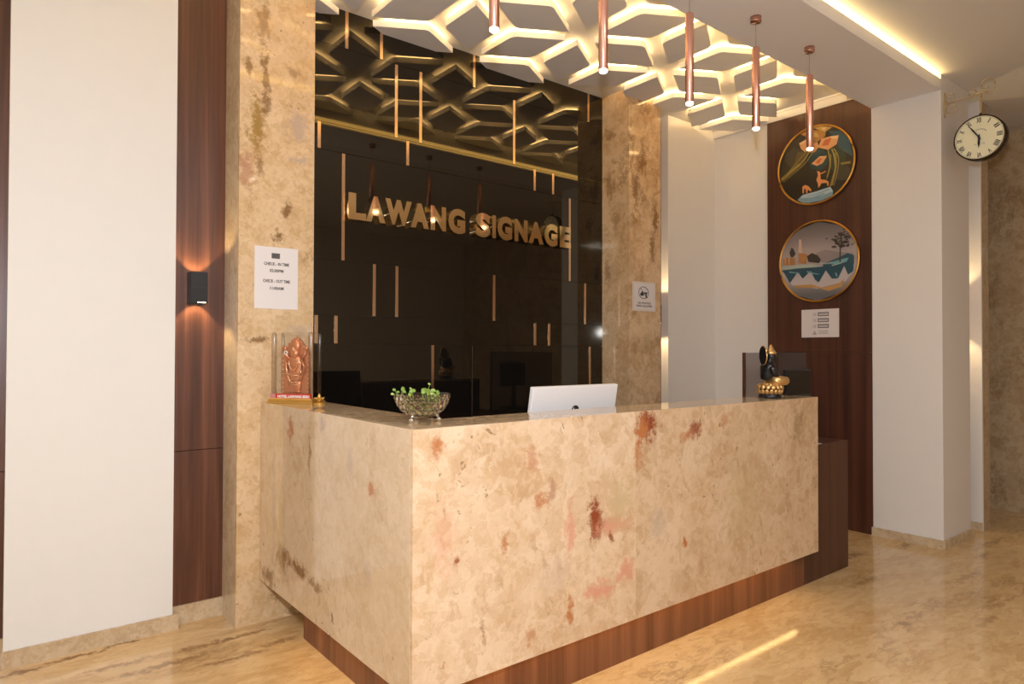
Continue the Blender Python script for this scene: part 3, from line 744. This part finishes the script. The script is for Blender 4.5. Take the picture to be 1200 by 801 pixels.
ball((.037, 0, .229), (.005, .004, .007), b, 8, 6); ball((.032, .010, .236), (.003, .005, .002), b, 8, 6); ball((.032, -.010, .236), (.003, .005, .002), b, 8, 6); ball((.034, 0, .218), (.003, .007, .0022), b, 8, 6)
for s in (-1, 1): ball((.008, s*.024, .229), (.006, .003, .012), b, 8, 6)
obj('face', tx(b), M['statue_black'], fig, True)
obj('crown', tx(lathe([(.026, .244), (.030, .249), (.027, .257), (.019, .268), (.015, .274), (.011, .285), (.005, .297), (0, .301)], (.006, 0, 0), 20)), M['statue_gold'], t, True)
V = [(-.010, 0, .100), (.022, .044, .098), (.074, .046, .096), (.070, .004, .098), (.022, -.044, .098), (.078, -.040, .096), (.066, .0, .106)]
b = skin_bm(V, [(0, 1), (1, 2), (2, 3), (0, 4), (4, 5), (5, 6)], [.038, .030, .026, .016, .030, .026, .016])
tube([(-.022, .036, .190), (.018, .024, .172), (.030, -.006, .150), (.022, -.034, .125)], .008, 8, b); ball((.030, .0, .122), (.020, .034, .020), b, 12, 8)
for s in (-1, 1): tube([(-.006, s*.056, .152), (-.016, s*.060, .165), (-.012, s*.040, .172)], .006, 6, b)
obj('robe', tx(b), M['statue_gold'], t, True)
ha = Matrix.Translation((-.040, 0, .238)) @ Matrix.Rotation(R_(90), 4, 'Y')
obj('halo', tx(lathe([(0, -.004), (.042, -.004), (.042, .004), (0, .004)], (0, 0, 0), 28, None, ha @ Matrix.Diagonal((1.25, .9, 1, 1)))), M['statue_black'], t)
b = tube([(0, .040*math.cos(i*PI/14), .052*math.sin(i*PI/14)) for i in range(28)], .0042, 6, None, True); b.transform(Matrix.Translation((-.040, 0, .238)))
obj('halo_rim', tx(b), M['statue_gold'], t, True)

# smoked screen and black monitor behind the counter
t = thing('acrylic_screen', 'smoked clear acrylic screen with dark edge standing behind the statue', 'screen', (2.95, .46, .80))
obj('pane', box(2.645, 3.40, .455, .461, .80, 1.352), M['smoke'], t)
obj('edge_post', box(2.632, 2.645, .450, .466, .80, 1.353), M['wood_red'], t)
obj('foot', box(2.68, 2.80, .40, .52, .8005, .806, box(3.0, 3.12, .40, .52, .8005, .806)), M['black'], t)
t = thing('black_monitor', 'small black monitor right of the statue, in front of the smoked screen', 'monitor', (3.01, .33, .80))
obj('bezel', box(2.855, 3.165, .30, .322, 1.02, 1.246, bev=.003), M['black'], t)
obj('display', box(2.862, 3.158, .2985, .2995, 1.085, 1.236), M['screen'], t)
obj('stand', box(2.93, 3.09, .27, .40, .8005, .81, box(2.985, 3.035, .3225, .335, .8, 1.15)), M['black'], t)

# ================================================================== wall pictures
PAL = dict(teal=(.03, .085, .11), teal2=(.018, .055, .065), oran=(.42, .20, .05), gold=(.55, .36, .10), peach=(.70, .36, .15), red=(.55, .14, .05), olive=(.25, .19, .04), brown=(.12, .085, .03),
    blue=(.42, .55, .60), blue2=(.20, .33, .42), deer=(.72, .30, .10), hill=(.27, .225, .23), pale=(.36, .42, .37), rust=(.40, .19, .07), rustl=(.50, .27, .09), tower=(.55, .40, .32), dark=(.05, .04, .035), tealb=(.16, .36, .40), navy=(.025, .075, .11))
ART1=[
('teal',[(0.629,3.091),(0.525,3.073),(0.458,2.979),(0.441,2.846),(0.543,2.93),(0.577,3.008)]),
('teal2',[(0.802,2.91),(0.756,2.962),(0.683,2.963),(0.639,2.918),(0.639,2.829),(0.693,2.797),(0.766,2.821)]),
('oran',[(0.862,3.124),(0.783,3.14),(0.647,3.096),(0.656,3.054),(0.719,3.025),(0.811,3.093)]),
('gold',[(0.755,3.16),(0.682,3.149),(0.594,3.117),(0.656,3.089)]),
('peach',[(0.867,3.048),(0.811,3.066),(0.719,3.025),(0.701,2.985),(0.738,2.949),(0.811,2.957),(0.853,3.003)]),
('peach',[(0.71,2.978),(0.683,3.043),(0.612,3.043),(0.547,3.035),(0.564,2.97),(0.63,2.942)]),
('red',[(0.683,2.985),(0.656,3.028),(0.603,3.028),(0.63,2.977)]),
('peach',[(0.765,2.861),(0.701,2.905),(0.639,2.895),(0.675,2.846),(0.72,2.834)]),
('red',[(0.733,2.863),(0.697,2.891),(0.679,2.882),(0.706,2.848)]),
('olive',[(0.595,2.916),(0.564,2.9),(0.561,2.795),(0.596,2.654),(0.622,2.65),(0.578,2.79)]),
('olive',[(0.617,2.912),(0.604,2.892),(0.608,2.805),(0.635,2.723),(0.644,2.734),(0.62,2.808)]),
('brown',[(0.877,2.981),(0.783,2.96),(0.83,2.871),(0.925,2.818),(1.018,2.767),(1.023,2.792),(0.916,2.871)]),
('olive',[(1.023,2.796),(0.868,2.888),(0.849,2.87),(1.013,2.766)]),
('olive',[(0.535,2.82),(0.458,2.816),(0.458,2.797),(0.53,2.802)]),
('blue2',[(0.883,2.59),(0.841,2.624),(0.721,2.633),(0.614,2.648),(0.592,2.609),(0.596,2.575),(0.685,2.551),(0.785,2.551),(0.841,2.563)]),
('blue',[(0.86,2.604),(0.831,2.625),(0.721,2.633),(0.614,2.648),(0.592,2.609),(0.685,2.591),(0.785,2.591)]),
('deer',[(0.725,2.723),(0.711,2.756),(0.716,2.784),(0.725,2.794),(0.697,2.784),(0.693,2.761),(0.689,2.72),(0.649,2.708),(0.627,2.69),(0.627,2.66),(0.636,2.657),(0.64,2.684),(0.684,2.689),(0.698,2.665),(0.71,2.658),(0.713,2.694)]),
('deer',[(0.707,2.782),(0.684,2.77),(0.65,2.781),(0.648,2.773),(0.684,2.761),(0.704,2.772)]),
('deer',[(0.84,2.692),(0.817,2.701),(0.789,2.686),(0.764,2.65),(0.771,2.638),(0.794,2.66),(0.799,2.63),(0.808,2.631),(0.812,2.668),(0.826,2.671),(0.828,2.635),(0.839,2.637)]),
]
ART2=[
('hill',[(0.729,2.143),(0.657,2.161),(0.561,2.133),(0.442,2.11),(0.438,2.033),(0.729,2.063)]),
('pale',[(1.021,2.065),(0.887,2.061),(0.766,2.058),(0.684,2.023),(0.703,1.989),(0.887,2.015),(1.013,2.027)]),
('rust',[(1.008,2.128),(0.964,2.133),(0.906,2.122),(0.906,2.063),(1.008,2.073)]),
('tower',[(0.872,2.268),(0.853,2.266),(0.844,2.147),(0.879,2.146)]),
('rust',[(0.877,2.16),(0.802,2.142),(0.812,2.062),(0.878,2.078)]),
('dark',[(0.954,2.168),(0.935,2.212),(0.915,2.191),(0.901,2.153),(0.925,2.128),(0.944,2.135)]),
('dark',[(0.807,2.125),(0.766,2.147),(0.72,2.124),(0.693,2.09),(0.702,2.06),(0.793,2.078)]),
('teal',[(0.675,2.049),(0.596,2.075),(0.535,2.095),(0.484,2.115),(0.436,2.093),(0.436,2.033),(0.493,2.022),(0.561,2.002),(0.675,2.031)]),
('tealb',[(0.666,2.052),(0.587,2.062),(0.527,2.073),(0.476,2.08),(0.493,2.047),(0.579,2.039)]),
('navy',[(1.021,2.032),(0.994,1.997),(0.95,1.92),(0.883,2.006),(0.841,1.948),(0.775,2.005),(0.739,1.93),(0.707,1.91),(0.653,1.998),(0.605,1.928),(0.557,1.928),(0.51,2.019),(0.481,1.948),(0.443,1.974),(0.438,2.033),(0.493,2.05),(0.561,2.04),(0.703,2.03),(0.887,2.035)]),
('rustl',[(0.926,1.9),(0.767,1.897),(0.685,1.864),(0.562,1.881),(0.51,1.92),(0.528,1.861),(0.632,1.834),(0.721,1.867),(0.888,1.879)]),
('dark',[(0.548,2.053),(0.535,2.052),(0.535,2.147),(0.522,2.24),(0.53,2.241),(0.544,2.157)]),
('dark',[(0.517,2.261),(0.509,2.249),(0.526,2.251),(0.535,2.242),(0.544,2.254),(0.561,2.256),(0.552,2.266),(0.56,2.278),(0.543,2.276),(0.534,2.285),(0.525,2.274),(0.509,2.271)]),
('dark',[(0.479,2.239),(0.474,2.231),(0.486,2.232),(0.492,2.225),(0.498,2.233),(0.51,2.235),(0.505,2.242),(0.51,2.251),(0.498,2.25),(0.492,2.256),(0.486,2.248),(0.474,2.246)]),
('dark',[(0.563,2.224),(0.557,2.216),(0.571,2.218),(0.578,2.212),(0.585,2.22),(0.599,2.222),(0.592,2.228),(0.599,2.236),(0.585,2.234),(0.578,2.24),(0.57,2.232),(0.557,2.23)]),
('dark',[(0.477,2.2),(0.47,2.192),(0.485,2.194),(0.492,2.188),(0.5,2.196),(0.514,2.198),(0.507,2.204),(0.514,2.212),(0.5,2.21),(0.492,2.216),(0.485,2.208),(0.47,2.206)]),
('dark',[(0.571,2.173),(0.564,2.166),(0.579,2.167),(0.587,2.163),(0.595,2.169),(0.609,2.171),(0.602,2.177),(0.609,2.184),(0.594,2.182),(0.587,2.187),(0.579,2.18),(0.564,2.178)]),
('dark',[(0.506,2.174),(0.497,2.164),(0.516,2.166),(0.526,2.159),(0.537,2.168),(0.556,2.171),(0.547,2.179),(0.556,2.188),(0.537,2.186),(0.526,2.193),(0.516,2.184),(0.497,2.181)]),
('dark',[(0.473,2.17),(0.468,2.164),(0.478,2.165),(0.484,2.161),(0.489,2.166),(0.5,2.168),(0.495,2.172),(0.5,2.178),(0.489,2.177),(0.484,2.181),(0.478,2.176),(0.468,2.174)]),
('dark',[(0.545,2.196),(0.538,2.188),(0.553,2.189),(0.561,2.184),(0.568,2.191),(0.583,2.193),(0.576,2.2),(0.583,2.207),(0.568,2.206),(0.561,2.212),(0.553,2.204),(0.538,2.202)]),
('dark',[(0.498,2.198),(0.491,2.191),(0.506,2.192),(0.513,2.187),(0.521,2.194),(0.536,2.196),(0.529,2.202),(0.536,2.21),(0.521,2.209),(0.513,2.214),(0.506,2.207),(0.491,2.204)]),
]

def ribbon(pts, w):
    P = [Vector(p) for p in pts]; out = []; n = len(P); L_, R2 = [], []
    Q = []
    for i in range(n-1):
        p0, p1, p2, p3 = P[max(0, i-1)], P[i], P[i+1], P[min(n-1, i+2)]
        for k in range(5):
            t = k/5; Q.append(.5*((2*p1)+(p2-p0)*t+(2*p0-5*p1+4*p2-p3)*t*t+(3*p1-p0-3*p2+p3)*t**3))
    Q.append(P[-1])
    for i, q in enumerate(Q):
        d = (Q[min(i+1, len(Q)-1)]-Q[max(i-1, 0)]).normalized(); nn = Vector((-d.y, d.x)); s = w*(1-.6*i/len(Q))
        L_.append(tuple(q+nn*s)); R2.append(tuple(q-nn*s))
    return L_+R2[::-1]
def blob(y, z, a, b, k=9): return [(y+a*math.cos(2*PI*i/k)*random.uniform(.7, 1.1), z+b*math.sin(2*PI*i/k)*random.uniform(.7, 1.1)) for i in range(k)]
random.seed(5)
PAL.update(strand=(.42, .34, .10), cream=(.80, .55, .28), haze=(.05, .045, .03), leafdk=(.035, .05, .03), snow=(.50, .45, .45))
ART1 = [('haze', blob(.90, 2.93, .10, .09)), ('leafdk', blob(.56, 2.88, .09, .12)), ('haze', blob(.52, 2.74, .08, .07))] + ART1 + [
    ('cream', [(.867, 3.048), (.811, 3.066), (.80, 3.05), (.85, 3.035)]), ('cream', [(.547, 3.035), (.612, 3.043), (.60, 3.022), (.56, 3.01)]), ('red', [(.79, 2.975), (.76, 3.01), (.735, 3.0), (.75, 2.965)]),
    ('oran', [(.80, 3.03), (.76, 3.05), (.72, 3.02), (.76, 3.01)]), ('cream', [(.639, 2.895), (.70, 2.905), (.69, 2.892)]), ('gold', [(.78, 3.12), (.72, 3.10), (.70, 3.06), (.74, 3.07)]), ('cream', [(.69, 3.13), (.64, 3.12), (.66, 3.10)]),
    ('strand', ribbon([(.60, 2.94), (.575, 2.86), (.575, 2.78), (.60, 2.66)], .005)), ('strand', ribbon([(.585, 2.94), (.55, 2.87), (.552, 2.78), (.585, 2.65)], .004)), ('strand', ribbon([(.63, 2.94), (.615, 2.85), (.622, 2.78), (.642, 2.71)], .004)),
    ('strand', ribbon([(.78, 2.96), (.84, 2.89), (.93, 2.84), (1.02, 2.785)], .005)), ('olive', ribbon([(.80, 2.97), (.88, 2.90), (.96, 2.83), (1.02, 2.77)], .005)), ('strand', ribbon([(.75, 2.95), (.82, 2.87), (.90, 2.82), (1.0, 2.76)], .003)),
    ('blue2', ribbon([(.62, 2.63), (.72, 2.61), (.80, 2.60)], .004)), ('blue2', ribbon([(.66, 2.605), (.76, 2.585), (.83, 2.585)], .005))]
ART2 = [('snow', [(1.0, 1.99), (.95, 1.93), (.88, 2.01), (.84, 1.95), (.775, 2.005), (.72, 1.90), (.653, 2.0), (.58, 1.92), (.51, 2.02), (.46, 1.96), (.50, 1.90), (.72, 1.86), (.93, 1.90)])] + ART2 + [
    ('dark', blob(.525+random.gauss(0, .045), 2.225+random.gauss(0, .032), .010, .007, 7)) for _ in range(34)] + [
    ('dark', ribbon([(.535, 2.16), (.56, 2.20), (.575, 2.22)], .003)), ('dark', ribbon([(.535, 2.17), (.505, 2.21), (.485, 2.235)], .003)), ('dark', ribbon([(.53, 2.20), (.535, 2.24), (.52, 2.27)], .003)),
    ('tower', ribbon([(.985, 2.13), (.985, 2.075)], .004)), ('tower', ribbon([(.95, 2.13), (.95, 2.07)], .004)), ('pale', ribbon([(.70, 2.06), (.64, 2.05), (.60, 2.055)], .006)), ('pale', ribbon([(.60, 2.03), (.54, 2.04), (.50, 2.05)], .005)),
    ('tealb', ribbon([(.95, 2.01), (.90, 2.0), (.86, 1.99)], .006)), ('tealb', ribbon([(.80, 2.0), (.74, 1.98), (.70, 1.97)], .006)), ('teal', ribbon([(.93, 1.985), (.95, 1.95)], .008)), ('teal', ribbon([(.72, 1.97), (.71, 1.93)], .010)), ('tealb', ribbon([(.57, 1.97), (.56, 1.94)], .007))]
def picture(label, cy, cz, r, shapes, bands):
    t = thing('round_picture', label, 'picture', (4.105, cy, cz), 'round pictures on the walnut panel')
    X = 4.0875
    b = bmesh.new(); lay = b.loops.layers.float_color.new('Col')
    def face(pts, cols, dx):
        f = b.faces.new([b.verts.new((X-dx, y, z)) for y, z in pts])
        for l, c in zip(f.loops, cols): l[lay] = (*c, 1)
        return f
    n = 64
    from mathutils.geometry import tessellate_polygon
    ring = [(cy+r*math.cos(2*PI*i/n), cz+r*math.sin(2*PI*i/n)) for i in range(n)]
    zs = [cz-r+2*r*i/12 for i in range(13)]
    def colat(z):
        q = (cz+r-z)/(2*r)
        for (a, ca), (c, cc) in zip(bands, bands[1:]):
            if a <= q <= c: k = (q-a)/(c-a); return tuple(u+(v-u)*k for u, v in zip(ca, cc))
        return bands[-1][1]
    for z0, z1 in zip(zs, zs[1:]):
        w0 = math.sqrt(max(0, r*r-(z0-cz)**2)); w1 = math.sqrt(max(0, r*r-(z1-cz)**2))
        pts = [(cy+w0, z0), (cy-w0, z0), (cy-w1, z1), (cy+w1, z1)]
        if w0 < 1e-4: pts = pts[1:]
        if w1 < 1e-4: pts = pts[:3]
        face(pts, [colat(p[1]) for p in pts], 0)
    for i, (nm, pts) in enumerate(shapes):
        cl = [Vector(p) for p in pts]
        cl = [(p if (p-Vector((cy, cz))).length < r-.004 else Vector((cy, cz))+(p-Vector((cy, cz))).normalized()*(r-.004)) for p in cl]
        for tr in tessellate_polygon([[(p.x, p.y, 0) for p in cl]]):
            face([tuple(cl[k]) for k in tr], [PAL[nm]]*3, .0006+i*.0002)
    b.normal_update()
    for f in b.faces:
        if f.normal.x > 0: f.normal_flip()
    obj('print', b, M['print'], t)
    ro = Matrix.Rotation(R_(-90), 4, 'Y')
    obj('backing', lathe([(0, 0), (r, 0), (r, .014), (0, .014)], (4.103, cy, cz), 64, None, ro), M['black'], t)
    fr = tube([(4.086, cy+(r+.004)*math.cos(2*PI*i/72), cz+(r+.004)*math.sin(2*PI*i/72)) for i in range(72)], .0085, 8, None, True)
    obj('frame', fr, M['gold_frame'], t, True)
picture('dark round gold framed picture of orange flowers and two deer on a rock', .737, 2.845, .306, ART1,
        [(0, (.03, .022, .014)), (.35, (.022, .018, .012)), (.55, (.030, .024, .014)), (.75, (.014, .012, .010)), (1, (.012, .011, .010))])
picture('grey round gold framed landscape with lake, tree and pointed reflections', .719, 2.077, .314, ART2,
        [(0, (.11, .10, .10)), (.2, (.22, .19, .19)), (.38, (.40, .34, .33)), (.5, (.36, .30, .29)), (.62, (.42, .38, .37)), (.8, (.30, .27, .26)), (.88, (.13, .13, .135)), (1, (.14, .14, .145))])

# notices
def notice(label, corners_x, y, z0, z1, mat):
    t = thing('paper_notice', label, 'notice', (sum(corners_x)/2, y, z0))
    return t
t = notice('white portrait sheet with check-in and check-out times on the left marble pillar', (-.036, .185), 1.4995, 1.57, 1.882, None)
CX = .0745
til = .030
def pn(u, v, w): return Vector((CX+u, 1.4985-w, 1.727+v))
obj('sheet', box(CX-.1105, CX+.1105, 1.4985, 1.4995, 1.570, 1.884), M['paper'], t)
obj('printed_logo', box(CX-.026, CX+.016, 1.4981, 1.4985, 1.826, 1.853, box(CX-.02, CX+.010, 1.4979, 1.4981, 1.832, 1.847)), M['inkgrey'], t)
b = None
for s, v, w in (('CHECK - IN TIME', .070, .128), ('02:00PM', .036, .070), ('CHECK - OUT TIME', -.017, .138), ('11:00AM', -.053, .070)):
    b = text_on(s, .021, lambda c, v=v: pn(c.x, v+c.y, .0003+c.z), .0007, bm=b, width=w)
obj('lettering', b, M['inkgrey'], t)

t = notice('white sign with crossed circle camera symbol on the right marble pillar', (2.784, 3.055), 1.4995, 1.67, 1.895, None)
CX2, CZ2 = 2.92, 1.783
obj('card', box(2.786, 3.054, 1.4985, 1.4995, 1.671, 1.895), M['paper_dim'], t)
def ps2(u, v, w=0): return Vector((CX2+u, 1.4981-w, CZ2+v))
b = tube([ps2(-.008+.056*math.cos(i*PI/16), .030+.0455*math.sin(i*PI/16)) for i in range(32)], .0028, 5, None, True)
tube([ps2(-.045, .064), ps2(.03, -.004)], .0026, 5, b)
obj('circle', b, M['inkgrey'], t)
b = box(CX2-.046, CX2-.006, 1.4975, 1.498, CZ2+.006, CZ2+.026); box(CX2+.002, CX2+.034, 1.4975, 1.498, CZ2+.024, CZ2+.034, b); box(CX2+.014, CX2+.028, 1.4975, 1.498, CZ2-.006, CZ2+.026, b); box(CX2+.014, CX2+.04, 1.4975, 1.498, CZ2-.010, CZ2-.004, b)
prism([(-.026+.010*math.cos(i*PI/8), .030+.008*math.sin(i*PI/8)) for i in range(16)], 0, .0005, b, lambda c: ps2(c.x, c.y, c.z))
obj('camera_symbol', b, M['ink'], t)
b = text_on('NO PHOTOS', .020, lambda c: ps2(c.x, -.052+c.y, c.z), .0007, width=.15)
text_on('VIDEO ALLOWED', .020, lambda c: ps2(c.x, -.074+c.y, c.z), .0007, bm=b, width=.19)
obj('lettering', b, M['inkgrey'], t)
b = bmesh.new()
for x0, x1, z0, z1 in ((2.797, 3.043, 1.678, 1.6792), (2.797, 3.043, 1.887, 1.8882), (2.797, 2.7985, 1.6792, 1.887), (3.0415, 3.043, 1.6792, 1.887)): box(x0, x1, 1.498, 1.4985, z0, z1, b)
obj('border', b, M['inkmid'], t)

t = thing('paper_notice', 'white landscape sheet with dark printed symbol rows below the round pictures', 'notice', (4.104, .71, 1.473))
obj('sheet', box(4.103, 4.104, .560, .862, 1.474, 1.697), M['paper_dim'], t)
def pr(y, z, w=0): return Vector((4.1028-w, y, z))
b = bmesh.new(); g = bmesh.new(); tri = bmesh.new()
for zc in (1.657, 1.609, 1.563):
    box(4.1024, 4.103, .641, .727, zc+.007, zc+.015, b); box(4.1024, 4.103, .641, .727, zc-.015, zc-.008, b); box(4.1024, 4.103, .641, .648, zc-.008, zc+.007, b); box(4.1024, 4.103, .720, .727, zc-.008, zc+.007, b)
    box(4.1024, 4.103, .655, .713, zc-.003, zc+.003, g)
    box(4.1024, 4.103, .738, .768, zc+.011, zc+.013, g); box(4.1024, 4.103, .738, .768, zc-.013, zc-.011, g); box(4.1024, 4.103, .738, .740, zc-.011, zc+.011, g); box(4.1024, 4.103, .766, .768, zc-.011, zc+.011, g)
    box(4.1024, 4.103, .747, .756, zc-.008, zc+.006, g)
prism([(.735, 1.495), (.771, 1.495), (.753, 1.528)], 0, .0006, g, lambda c: pr(c.x, c.y, c.z))
for zz, y0, y1 in ((1.524, .645, .723), (1.514, .650, .722), (1.504, .642, .724)): box(4.1024, 4.103, y0, y1, zz-.002, zz+.002, g)
obj('printed_bars', b, M['inkgrey'], t); obj('printed_symbols', g, M['inkmid'], t)

# ================================================================== hanging clock
KC = Vector((4.12, -.372, 2.797)); KR = .150
t = thing('hanging_clock', 'round double sided station clock hanging from a scrolled bracket on the white pillar', 'clock', (4.155, -.152, 3.0))
ro = Matrix.Rotation(R_(-90), 4, 'Y')
obj('case', lathe([(0, -.075), (KR*.9, -.075), (KR, -.065), (KR, -.004), (0, -.004)], KC, 48, None, ro), M['clock_rim'], t, True)
obj('rim', tube([KC+Vector((-.004, (KR-.004)*math.cos(i*PI/30), (KR-.004)*math.sin(i*PI/30))) for i in range(60)], .0048, 8, None, True), M['clock_rim'], t, True)
dial = obj('dial', lathe([(0, -.003), (KR-.006, -.003), (KR-.006, .002), (0, .002)], KC, 48, None, ro), M['cream_face'], t)
def kf(u, v, w=0): return Vector((KC.x-.0022-w, KC.y-u, KC.z+v))   # u to the viewer's right
b = None
for i, s in enumerate(['XII', 'I', 'II', 'III', 'IIII', 'V', 'VI', 'VII', 'VIII', 'IX', 'X', 'XI']):
    a = PI/2-i*PI/6; c0 = (.114*math.cos(a), .114*math.sin(a)); th = a-PI/2
    def xf(c, c0=c0, th=th): return kf(c0[0]+c.x*math.cos(th)-c.y*math.sin(th), c0[1]+c.x*math.sin(th)+c.y*math.cos(th), c.z)
    b = text_on(s, .042, xf, .0012, width={'I': .006, 'V': .016, 'X': .018}.get(s, .011*len(s) if len(s) < 3 else .0088*len(s)))
    obj('numeral', b, M['ink'], dial)
obj('minute_track', tube([kf(.136*math.cos(i*PI/30), .136*math.sin(i*PI/30)) for i in range(60)], .0007, 4, None, True), M['inkgrey'], dial)
b = tube([kf(.055*math.cos(R_(d)), .055*math.sin(R_(d))) for d in range(112, 38, -8)], .0022, 4)
for u in (-.028, -.006, .018): tube([kf(u, -.045), kf(u+.010, -.040), kf(u+.012, -.052)], .0018, 4, b)
obj('dial_marks', b, M['inkmid'], dial)
def hand(a, ln, w, dx):
    d = Vector((math.cos(a), math.sin(a))); n = Vector((-d.y, d.x))
    pts = [d*-.02+n*w*.5, d*-.02-n*w*.5, d*ln*.55-n*w, d*ln, d*ln*.55+n*w]
    return prism([tuple(p) for p in pts], 0, .0012, None, lambda c: kf(c.x, c.y, dx+c.z))
obj('minute_hand', hand(R_(90+33), .112, .0055, .004), M['ink'], t)
obj('hour_hand', hand(R_(-92), .072, .0075, .0025), M['ink'], t)
obj('hub', ball(kf(0, 0, .005), (.004, .008, .008), None, 12, 8), M['ink'], t, True)
XB = 4.157
b = tube([(XB, -.158, 2.995), (XB, -.158, 3.168)], .0065, 8)
tube([(XB, -.155, 3.088), (XB, -.22, 3.092), (XB, -.30, 3.098), (XB, -.372, 3.105), (XB, -.41, 3.105)], .0055, 8, b)
def spiral(cy, cz, r0, r1, a0, a1, n=22):
    return [(XB, cy+(r0+(r1-r0)*i/n)*math.cos(a0+(a1-a0)*i/n), cz+(r0+(r1-r0)*i/n)*math.sin(a0+(a1-a0)*i/n)) for i in range(n+1)]
tube(spiral(-.195, 3.128, .036, .010, R_(-60), R_(360)), .0035, 6, b)
tube(spiral(-.205, 3.045, .043, .012, R_(60), R_(-380)), .0035, 6, b)
tube(spiral(-.405, 3.150, .058, .016, R_(-90), R_(-500), 30), .0038, 6, b)
tube(spiral(-.33, 3.120, .03, .010, R_(-80), R_(280)), .003, 6, b)
tube([(XB, -.372, 3.105), (XB, -.372, 2.945)], .006, 8, b)
obj('bracket', b, M['bracket'], t, True)
obj('hanger', lathe([(0, 0), (.016, 0), (.012, .018), (.008, .028), (0, .028)], (XB-.005, -.372, 2.938), 16), M['clock_rim'], t, True)

# small security camera high on the alcove wall
vc = Vector((4.13, 1.235, 3.325))
t = thing('security_camera', 'tiny white security camera high on alcove wall beside the wood panel', 'camera', vc)
obj('body', box(vc.x-.012, vc.x, vc.y-.015, vc.y+.015, vc.z-.03, vc.z+.02, ball(vc+Vector((-.03, 0, 0)), .020)), M['whiteplastic'], t, True)
obj('lens', ball(vc+Vector((-.046, .004, -.002)), .008), M['black'], t, True)
